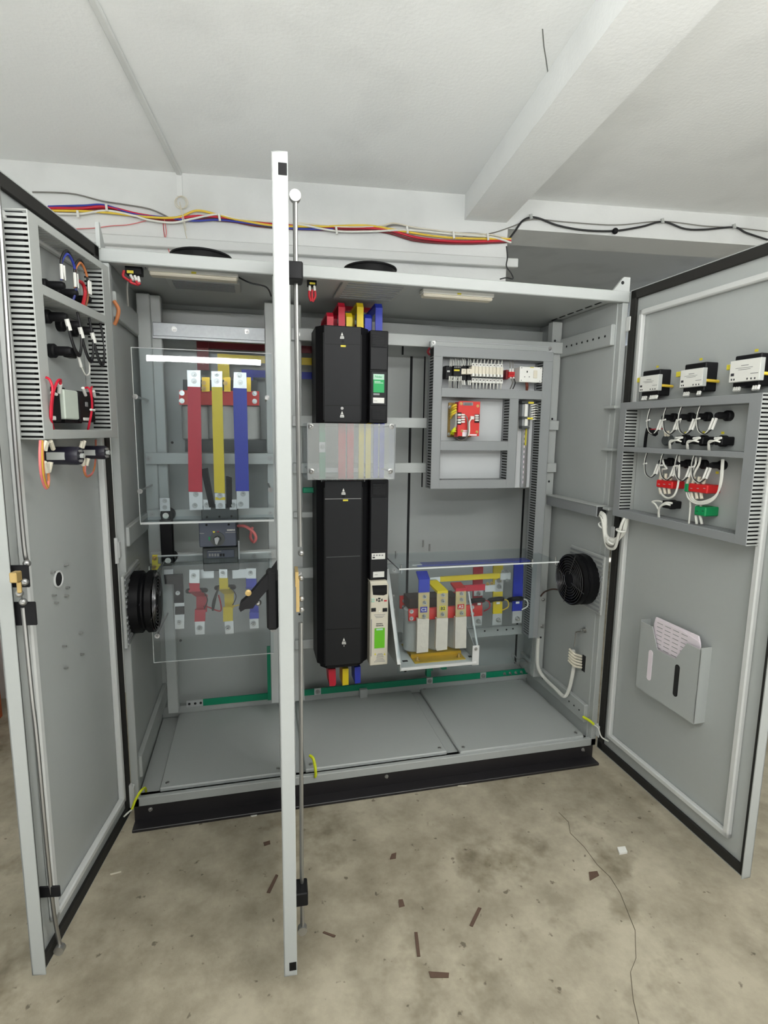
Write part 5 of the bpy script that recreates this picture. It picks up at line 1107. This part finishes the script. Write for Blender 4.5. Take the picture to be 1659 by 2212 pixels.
for i, (x0, y0, x1, y1) in enumerate(((178, 953, 174, 968), (183, 952, 178, 968), (181, 990, 180, 1006), (191, 990, 187, 1006))): part('ferrule', DL.mb().tube([DL.P(x0, y0, .06), DL.P(x1, y1, .055)], .005, 8, 0), CREAM, t)
for i, m in enumerate((WIREO, WIREP)): part('wire', DL.mb().tube([DL.P(181+i*3, 1005, .055), DL.P(182+i*2, 1020, .055), DL.P(189, 1030-i*2, .05), DL.P(201, 1020, .045), DL.P(206, 995, .04), DL.P(207, 950, .04)], .0026, 8, 6), m, t)
# ================================================================ gear on the right door
GR = 'wire ducts on the right door'
uA0, uA1 = .080, DR.uv(1345, 1000, WD)[0]; uB0, uB1 = DR.uv(1606, 1000, WD)[0], DR.uv(1632, 1000, WD)[0]
zT1 = 1.548; zT0 = DR.uv(1480, 878, WD)[1]; zM1 = DR.uv(1480, 971, WD)[1]; zM0 = DR.uv(1480, 983, WD)[1]; zB0 = 1.088; zB1 = DR.uv(1480, 1131, WD)[1]
def rd(label, a0, a1, z0, z1, ax, **k): return wire_duct(label, a0, a1, z0, z1, -.006, WD, TR, ax, GR, **k)
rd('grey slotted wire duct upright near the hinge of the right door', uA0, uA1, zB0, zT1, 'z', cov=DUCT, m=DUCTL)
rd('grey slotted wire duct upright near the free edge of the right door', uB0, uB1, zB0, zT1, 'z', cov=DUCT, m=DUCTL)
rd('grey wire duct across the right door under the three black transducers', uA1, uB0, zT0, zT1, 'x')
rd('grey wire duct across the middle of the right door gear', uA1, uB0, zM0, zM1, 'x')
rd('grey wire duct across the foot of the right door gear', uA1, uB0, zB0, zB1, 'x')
for i, (wr, br_, nm, cl) in enumerate((((1381, 811, 1422, 845), (1387, 800, 1424, 855), 'nearest the hinge', (1376, 816, 1382, 826)), ((1469, 797, 1518, 836), (1477, 785, 1523, 846), 'in the middle', (1460, 803, 1469, 814)), ((1576, 776, 1642, 824), (1585, 766, 1642, 835), 'nearest the free edge', (1569, 788, 1577, 799)))):
    k = dthing(DR, 'transducer', 'black transducer with a white face plate on the right door, %s' % nm, 'transducer', (br_[0]+br_[2])/2, br_[3], .02, 'transducers on the right door')
    dbox(DR, 'body', br_, -.006, .045, BLACK, k, .003); dbox(DR, 'face_plate', wr, .045, .062, DUCTL, k, .001); dbox(DR, 'face_label', (wr[0]+1, wr[1]+1, wr[2]-1, wr[3]-1), .061, .0626, WHITE, k, 0)
    dbox(DR, 'rail_clip', cl, .02, .03, YLABEL, k, .001)
    w = wr[2]-wr[0]; h = wr[3]-wr[1]
    for (fx0, fy0, fx1, fy1, m) in ((.38, .24, .62, .27, GINK), (.2, .34, .75, .36, GINK), (.28, .42, .68, .44, GINK), (.68, .62, .93, .65, GINK), (.04, .6, .14, .72, INK), (.04, .84, .08, .92, INK), (.12, .84, .16, .92, INK), (.55, .84, .59, .92, INK), (.68, .84, .72, .92, INK), (.8, .84, .84, .92, INK)):
        sl = -.26*w*.5
        dbox(DR, 'print_mark', (wr[0]+w*fx0, wr[1]+h*fy0-(fx0-.5)*sl*-.55, wr[0]+w*fx1, wr[1]+h*fy1-(fx0-.5)*sl*-.55), .0624, .0632, m, k, 0)
    ub, zb = DR.uv(wr[2]+3, wr[1]+h*.62, .045); part('output_lead', DR.mb().tube([(ub, .05, zb), (ub+.010, .03, zb-.002), (ub+.014, .0, zb-.004)], .005, 8, 5), WIREY, k)
    for q in ((0, 1, 2, 5, 6, 7, 8, 9), (0, 1, 2, 7, 8), (0, 1, 2, 8, 9, 10))[i]:
        x = br_[0]+3+q*(br_[2]-br_[0])/11; y = br_[3]+1-q*.35; part('ferrule', DR.mb().tube([DR.P(x, y, .04), DR.P(x-3, y+9, .048)], .0042, 8, 0), WHITE, k)
G2 = 'lamp holders on the right door'
def lampR(label, base, tip, r, hang, loop=True):
    k, u, z = lampback(DR, label, base, tip, r, G2, .05)
    for j in range(2): part('ferrule', DR.mb().tube([(u-.012+.012*j, .046, z-.008), (u-.022+.012*j, .05, z-.045)], .0042, 8, 0), WHITE, k)
    for j in range(2): part('wire', DR.mb().tube([(u-.022+.012*j, .05, z-.043), (u-.04+.006*j, .052, z-.060), (u-.065+.004*j, .054, z-.045), (u-.072+.004*j, .055, z+.0), (u-.060+.004*j, .052, z+.045), (u-.045, .045, z+hang)], .0019, 6, 6), (WIREW, WIREK)[j], k)
    part('tie', DR.mb().tube([(u-.076, .056, z-.012), (u-.058, .056, z-.008)], .003, 6, 0), WHITE, k)
    return k
for i, (b_, t_, nm) in enumerate((((1450, 902), (1427, 903), 'first'), ((1487, 901), (1461, 902), 'second'), ((1523, 900), (1498, 901), 'third'), ((1567, 898), (1540, 899), 'fourth'))):
    lampR('black lamp back in the top row of the right door, %s from the hinge' % nm, b_, t_, .016+.0015*(i == 3), .052)
for i, (b_, t_, nm) in enumerate((((1443, 998), (1420, 996), 'first'), ((1480, 1002), (1455, 1001), 'second'), ((1515, 1003), (1492, 1003), 'third'), ((1554, 1005), (1530, 1006), 'fourth'))):
    lampR('black lamp back just under the middle duct of right door, %s from hinge' % nm, b_, t_, .016, .038)
for i, (r_, nm) in enumerate(((((1452, 942, 1485, 958)), 'first'), ((1490, 943, 1524, 960), 'second'), ((1536, 943, 1566, 962), 'third'))):
    k = dthing(DR, 'push_button_back', 'black push button back in the middle row of the right door, %s from the hinge' % nm, 'button', r_[2]-8, r_[3], .02, 'push button backs on the right door')
    dbox(DR, 'contact_block', (r_[0]+6, r_[1], r_[2]-6, r_[3]), -.006, .045, BLACK, k, .003); u, z = DR.uv(r_[2]-8, (r_[1]+r_[3])/2, .01); part('collar', MB().loft(DR.T(u, -.006, z), DR.n, [(.019, 0), (.019, .016)], 20), BLACK, k)
    part('ferrule', DR.mb().tube([DR.P(r_[0]+8, r_[1]+4, .055), DR.P(r_[0]+22, r_[1]+3, .055)], .0042, 8, 0), WHITE, k)
    for q in (0, 1): part('wire', DR.mb().tube([DR.P(r_[0]+20, r_[1]+4+q*8, .055), DR.P(r_[0]+8, r_[1]+9, .062), DR.P(r_[0]-4, r_[1]+10+q*4, .06), DR.P(r_[0]-6+q*2, r_[1]+20, .056), DR.P(r_[0]-5+q*2, r_[1]+32, .045)], .003, 6, 6), WIREW, k)
u, z = DR.uv(1440, 951, .01); t = thing('lamp_holder', DR.T(u, 0, z-.02), 'grey round button back left of the middle row on the right door', 'button'); part('disc', MB().loft(DR.T(u, -.006, z), DR.n, [(.02, 0), (.02, .02), (.017, .024)], 24), DKGREY, t)
for q in (0, 1): part('ferrule', DR.mb().tube([DR.P(1437+q*6, 931, .04), DR.P(1438+q*6, 942, .035)], .005, 8, 0), CREAM, t)
k = dthing(DR, 'door_sensor', 'black angled sensor on a thin stalk near the hinge of the right door', 'sensor', 1394, 965, .02)
part('stalk', DR.mb().tube([DR.P(1393, 966, .02), DR.P(1395, 945, .03), DR.P(1398, 930, .035)], .006, 8, 4), BLACK, k); part('head', DR.mb().tube([DR.P(1400, 928, .04), DR.P(1416, 937, .045)], .011, 6, 0), BLACK, k); part('wire', DR.mb().tube([DR.P(1402, 928, .045), DR.P(1415, 927, .05), DR.P(1430, 926, .045), DR.P(1437, 930, .04)], .002, 6, 5), WIRER, k)
# terminal blocks on the right door
def tblock(name, label, r_, m, n, wires, dm=MAROON, group=None):
    k = dthing(DR, name, label, 'terminal', (r_[0]+r_[2])/2, r_[3], .02, group)
    dbox(DR, 'body', r_, -.006, .05, m, k, .003)
    w = (r_[2]-r_[0])/n
    for i in range(n):
        x = r_[0]+w*(i+.5); y = (r_[1]+r_[3])/2; dbox(DR, 'screw_slot', (x-2, y-.6, x+2, y+.6), .0495, .0508, DUCTL if m is REDT else DARK, k, 0)
    return k
k = tblock('terminal_block', 'red terminal block nearer the hinge of the right door', (1417, 1038, 1452, 1054), REDT, 3, ())
for q in range(3): part('ferrule', DR.mb().tube([DR.P(1426+q*11, 1037, .04), DR.P(1428+q*11, 1023, .042)], .0055, 8, 0), CREAM, k); part('ferrule', DR.mb().tube([DR.P(1425+q*10, 1054, .04), DR.P(1428+q*9, 1067, .042)], .0055, 8, 0), CREAM, k)
part('wire', DR.mb().tube([DR.P(1425, 1055, .04), DR.P(1430, 1068, .045), DR.P(1442, 1076, .05), DR.P(1456, 1070, .05), DR.P(1464, 1050, .048), DR.P(1467, 1020, .045), DR.P(1467, 985, .04)], .0036, 8, 6), WIREW, k)
part('wire', DR.mb().tube([DR.P(1428, 1024, .042), DR.P(1430, 1014, .045), DR.P(1440, 1012, .045), DR.P(1434, 1003, .045), DR.P(1429, 985, .045)], .0035, 8, 6), WIREW, k)
k = tblock('terminal_block', 'larger red terminal block with a green end piece on the right door', (1486, 1046, 1528, 1064), REDT, 3, ())
dbox(DR, 'green_end', (1478, 1045, 1486, 1062), -.006, .048, GREENT, k, .002)
for q in range(4): part('ferrule', DR.mb().tube([DR.P(1485+q*11.5, 1045, .04), DR.P(1489+q*11, 1030, .042)], .0055, 8, 0), CREAM, k)
for q in range(3): part('ferrule', DR.mb().tube([DR.P(1494+q*10, 1065, .04), DR.P(1496+q*10, 1078, .042)], .0055, 8, 0), CREAM, k)
for q in range(3): part('wire', DR.mb().tube([DR.P(1483+q*5, 1064, .04), DR.P(1488+q*5, 1078, .045), DR.P(1505+q*2, 1088-q*2, .05), DR.P(1530, 1086-q*3, .052), DR.P(1548, 1070-q, .05), DR.P(1556+q*1.5, 1040, .048), DR.P(1560+q*1.5, 992, .042)], .0030, 8, 6), WIREW, k)
for q in range(2): part('wire', DR.mb().tube([DR.P(1488+q*9, 1031, .042), DR.P(1494+q*8, 1018, .045), DR.P(1502+q*8, 1003, .045), DR.P(1504+q*9, 988, .04)], .0036, 8, 6), WIREW, k)
k = tblock('terminal_block', 'green terminal block below the larger red one on the right door', (1499, 1094, 1524, 1114), GREENT, 2, ())
for q in range(2): part('wire', DR.mb().tube([DR.P(1503+q*9, 1114, .04), DR.P(1504+q*10, 1122, .042), DR.P(1505+q*11, 1132, .04)], .0045, 8, 4), WIREW, k); part('ferrule', DR.mb().cyl(DR.P(1504+q*10, 1093, .04), DR.P(1504+q*10, 1096, .045), .004, n=8), WHITE, k)
wire('thin white wire dropping left of the green terminal block on the right door', [DR.T(*DR.P(1491, 1080, .04)), DR.T(*DR.P(1491, 1100, .045)), DR.T(*DR.P(1488, 1134, .045))], WIREW, .003)
k = dthing(DR, 'selector_back', 'black selector switch back with two white wires low on the right door', 'switch', 1445, 1098, .02)
dbox(DR, 'contact_block', (1429, 1082, 1448, 1098), -.006, .045, BLACK, k, .003); u, z = DR.uv(1449, 1090, .01); part('collar', MB().loft(DR.T(u, -.006, z), DR.n, [(.018, 0), (.018, .016)], 20), BLACK, k)
for q in range(2): part('wire', DR.mb().tube([DR.P(1452-q*4, 1087+q*4, .055), DR.P(1438, 1086+q*3, .06), DR.P(1427, 1094, .058), DR.P(1423, 1104, .052), DR.P(1422+q*2, 1119, .045)], .0038, 8, 6), WIREW, k)
part('wire', DR.mb().tube([DR.P(1423, 1102, .052), DR.P(1416, 1090, .055), DR.P(1409, 1084, .05), DR.P(1420, 1082, .05), DR.P(1430, 1084, .05)], .0032, 8, 6), WIREW, k)
for i, (px, py, nm) in enumerate(((1420, 792, 'above the transducer nearest the hinge'), (1514, 776, 'above the middle transducer'), (1634, 757, 'above the transducer nearest the free edge'), (1481, 935, 'above the first push button back'), (1520, 934, 'above the second push button back'), (1561, 935, 'above the third push button back'), (1549, 1021, 'under the lamp back fourth from the hinge'))):
    u, z = DR.uv(px, py, -.005); solo('sticker', DR.mb().box(u-.006, u+.006, -.006, -.0052, z-.004, z+.004), YLABEL, 'tiny yellow sticker on the right door %s' % nm, 'sticker')
# papers in the pocket
uu = .266
solo('document_papers', DR.mb().prism([(uu+.05, .46), (uu+.275, .46), (uu+.272, .705), (uu+.262, .728), (uu+.06, .728), (uu+.052, .70)], .016, .022, 'y').prism([(uu+.06, .46), (uu+.28, .46), (uu+.280, .70), (uu+.274, .712), (uu+.20, .722), (uu+.062, .722)], .0225, .027, 'y'), PAPER, 'printed papers standing in the grey pocket on the right door', 'paper')
pp = bpy.data.objects.get('document_papers')
for r in range(7):
    z = .715-.016*r
    for cidx in range(4):
        part('print_line', DR.mb().box(uu+.075+cidx*.04, uu+.103+cidx*.04, .0269, .0275, z-.0035, z-.0015), GINK, pp)
# ================================================================ things in the room
YW = YB-.012
def wp(px, py, o=0): 
    a, b_, c = atR(px, py, y=YW-o); return RT(a, YW-o, c)
def wcable(label, pts, m, r, o=0, cat='cable', group=None): return solo('cable', MB().tube([wp(x, y, o) for x, y in pts], r*.8, 8, 6), m, label, cat, group)
GC = 'cables clipped along the white wall'
P0 = [(100, 449), (170, 450), (230, 447), (300, 463), (372, 472), (430, 467), (500, 472), (560, 482), (640, 488), (740, 491), (830, 495)]
def off(P, dx, dy): return [(x+dx, y+dy) for x, y in P]
wcable('thick red cable along the white wall, from the left door to above the tall drive', P0+[(905, 514), (1000, 522), (1104, 519)], RED, .0085, .004, group=GC)
wcable('dark red cable running just under the red one on the white wall', off(P0, 0, 6)+[(900, 520), (1000, 526), (1104, 522)], MAROON, .0075, .0, group=GC)
wcable('yellow cable twisted along the white wall, rising beside the string loop', [(112, 455), (175, 456), (240, 460), (310, 468), (380, 470), (425, 455), (470, 464), (520, 476), (600, 488), (700, 489), (790, 487), (850, 496), (930, 509), (1000, 515), (1104, 516)], WIREY, .007, .009, group=GC)
wcable('blue cable along the white wall, hidden for most of its run', [(104, 446), (180, 444), (225, 443), (290, 462), (360, 470), (420, 477), (475, 475), (560, 485), (640, 494), (720, 495)], WIREB, .006, .006, group=GC)
wcable('white cable sagging under the bundle on the white wall', [(118, 461), (175, 462), (230, 455), (290, 466), (320, 475), (372, 481), (410, 474), (470, 463), (520, 473), (640, 484), (725, 499), (800, 500), (880, 497), (980, 506), (1060, 512), (1104, 524)], WIREW, .0065, .012, group=GC)
wcable('pale cable running above the bundle right of the middle door', [(640, 481), (740, 490), (820, 488), (850, 482), (900, 492), (1000, 504), (1060, 507), (1104, 517)], CREAM, .005, .010, group=GC)
wcable('grey cable fanning out of the bundle near the beam', [(830, 493), (850, 486), (890, 490), (960, 501), (1040, 505), (1098, 515)], WIREG, .004, .008, group=GC)
wcable('black cable under the yellow one left of the middle door', [(230, 450), (300, 466), (372, 473), (430, 470), (500, 476), (600, 492), (740, 489), (815, 492), (850, 500), (900, 512)], WIREK, .005, .003, group=GC)
wcable('thin grey wire drooping above the bundle at the left', [(70, 415), (120, 416), (165, 420), (220, 434), (270, 442), (325, 452), (365, 470)], WIREG, .0045, 0)
wcable('thin pink wire pair below the bundle at the left', [(145, 495), (200, 493), (240, 488), (280, 485), (325, 474)], WIREP, .003, 0)
wcable('thin pink wire hanging from the bundle to the roof fan', [(355, 474), (359, 500), (358, 520), (366, 545)], WIREP, .0028, .004)
wcable('thin second pink wire hanging from the bundle behind the roof fan', [(352, 474), (354, 500), (358, 522), (364, 540)], WIRER, .0022, .0)
c = wp(390, 438, .01); solo('string_coil', MB().ring(c, YR, .028, .0022, 32, 6).ring(c+V((.008, -.004, .002)), YR+V((0, 0, .15)), .028, .0022, 32, 6).tube([c+V((.0, 0, -.012)), c+V((.003, -.01, -.03)), c+V((.012, -.01, -.07)), c+V((.022, 0, -.13))], .0022, 6, 5), CREAM, 'coil of pale string hanging on the wall over the left roof fan', 'string')
wcable('straggling pale string below the coil over the left roof fan', [(388, 436), (393, 468), (400, 500), (404, 520), (401, 535)], CREAM, .0025, .012, 'string')
for i, (x, y, nm) in enumerate(((168, 463, 'leftmost of the white ties on the bundle'), (230, 449, 'second white tie on the bundle from the left'), (474, 470, 'white tie on the bundle left of the middle door'), (727, 499, 'white tie on the bundle above the tall drive'), (880, 497, 'large white tie on the bundle midway to the beam'), (980, 508, 'white tie on the bundle near the beam'), (1054, 512, 'rightmost white tie on the bundle at the wall end'))):
    solo('cable_tie', MB().tube([wp(x-1, y-8, .022), wp(x+1, y+7, .022)], .006, 8, 0), WHITE, nm, 'tie', 'ties on the wall bundle')
yl = YB-.012
wcable('sagging black cable clipped along the lintel beam', [(1100, 516), (1112, 500), (1128, 478), (1145, 470), (1165, 472), (1205, 487), (1260, 497), (1325, 499), (1385, 490), (1432, 479), (1478, 494), (1520, 496), (1585, 491), (1612, 503), (1658, 518)], WIREK, .007, .004)
wcable('thin grey wire along the lintel beam above the black cable', [(1000, 510), (1060, 504), (1110, 488), (1150, 474), (1230, 480), (1330, 486), (1430, 478), (1520, 488), (1590, 492), (1658, 500)], WIREG, .0035, 0)
for (x, y, nm) in ((1146, 468, 'at the beam end'), (1430, 477, 'in the middle'), (1585, 489, 'at the right')):
    solo('cable_clip', MB().tube([wp(x, y-5, .012), wp(x+2, y+5, .012)], .009, 8, 0), DUCTL, 'pale clip holding the black cable on the lintel beam %s' % nm, 'clip', 'clips on the lintel beam')
solo('cable_joint', MB().sph(wp(1329, 499, .012), .017), BLACK, 'black taped joint on the cable along the lintel beam', 'joint')
wcable('black cable hanging at the end of the white wall beside the trunking', [(1094, 532), (1096, 556), (1094, 575), (1104, 590), (1108, 602), (1094, 600), (1080, 603)], WIREK, .0045, .06)
# tube lamp in the dark back room
a, b_, c = atR(1490, 548, z=3.15)
t = thing('tube_lamp', RT(a+.4, b_, c), 'unlit white tube lamp on the ceiling of the dark back room', 'lamp')
part('tube', MB().cyl(RT(a, b_, c-.002), RT(a+1.2, b_, c-.002), .02, n=16), WHITE, t); part('batten', MB(RT).box(a, a+1.2, b_-.02, b_+.05, c+.015, 3.199), PAINTW, t); part('clip', MB(RT).box(a+.40, a+.42, b_-.03, b_+.03, c-.02, c+.05), WHITE, t)
# scraps lying on the floor
def scrap(label, pts, m, h=.003, name='floor_scrap', cat='scrap'):
    q = [at(x, y, Z=ZF) for x, y in pts]; return solo(name, MB().prism([(p.x, p.y) for p in q], ZF+.0005, ZF+h, 'z'), m, label, cat, 'scraps on the floor')
scrap('brown strip of residue on the floor left of the middle door foot', [(576, 1929), (583, 1930), (601, 1892), (596, 1890), (588, 1905)], RUST)
scrap('brown strip of residue slanting on the open floor, right of centre', [(1014, 2000), (1021, 2003), (1040, 1963), (1033, 1961)], RUST)
scrap('longest brown strip of residue, upright in the lower middle of the floor', [(895, 2015), (902, 2015), (908, 2067), (901, 2067)], RUST)
scrap('wide brown strip of residue nearest the photographer on the floor', [(926, 2100), (970, 2103), (969, 2113), (930, 2113)], RUST)
scrap('brown square of residue on the floor below the tall drive', [(846, 1846), (856, 1843), (855, 1855), (842, 1857)], RUST)
scrap('ragged brown patch of residue halfway down the middle floor', [(861, 1945), (870, 1944), (874, 1958), (862, 1961)], RUST)
scrap('short brown strip of residue right of the rod on the middle door', [(697, 2016), (700, 2013), (725, 2022), (722, 2026)], RUST)
scrap('small brown mark left of the middle door, under the black plinth', [(569, 1821), (583, 1817), (584, 1824), (571, 1828)], RUST)
scrap('grey brown patch of residue on the crack at the right', [(1272, 1885), (1290, 1883), (1294, 1892), (1274, 1903)], RUST)
scrap('white chip of plastic on the floor before the right door', [(1333, 1834), (1350, 1832), (1355, 1844), (1338, 1847)], WHITE, .008)
scrap('thin pale straw on the floor beside the left door foot', [(238, 1889), (262, 1883), (262, 1885), (239, 1891)], CREAM)
scrap('thin pale straw against the black plinth right of centre', [(988, 1697), (1008, 1697), (1008, 1699), (989, 1699)], CREAM)
scrap('white scrap beside the black plinth left of the middle door', [(536, 1760), (556, 1757), (555, 1763), (544, 1765)], WHITE, .004)
# crack in the concrete
solo('floor_crack', MB().ribbon([V((p.x, p.y, ZF+.0006)) for p in [at(x, y, Z=ZF) for x, y in ((1207, 1755), (1228, 1776), (1232, 1800), (1262, 1830), (1290, 1868), (1318, 1895), (1340, 1930), (1372, 2010), (1374, 2070), (1362, 2100), (1368, 2160), (1380, 2212))]], (.0018, 0, 0), .0008), mat('crack_shade', (92, 84, 70), .9), 'thin dark crack running through the concrete floor at the right', 'crack')
# red machine glimpsed past the left door
a = at(5, 1548, Z=ZF)
t = thing('red_cabinet', (a.x-.19, a.y-.2, ZF), 'edge of a red and orange cabinet seen past the left door', 'cabinet')
part('side', MB().box(a.x-.4, a.x+.0, a.y-.4, a.y, ZF+.02, ZF+.55, .01), mat('red_paint', (170, 30, 40), .45), t); part('kick_panel', MB().box(a.x-.4, a.x+.002, a.y-.4, a.y+.003, ZF, ZF+.16, .005), mat('orange_paint', (190, 90, 40), .5), t)

p = [atR(x, y, z=ZC) for x, y in ((1172, 62), (1175, 100), (1180, 130), (1185, 168))]
solo('ceiling_crack', MB().ribbon([RT(a, b, ZC-.0008) for a, b, c in p], (.004, 0, 0), .0008), mat('plaster_crack', (120, 122, 118), .9), 'thin dark crack in the ceiling left of the beam', 'crack')
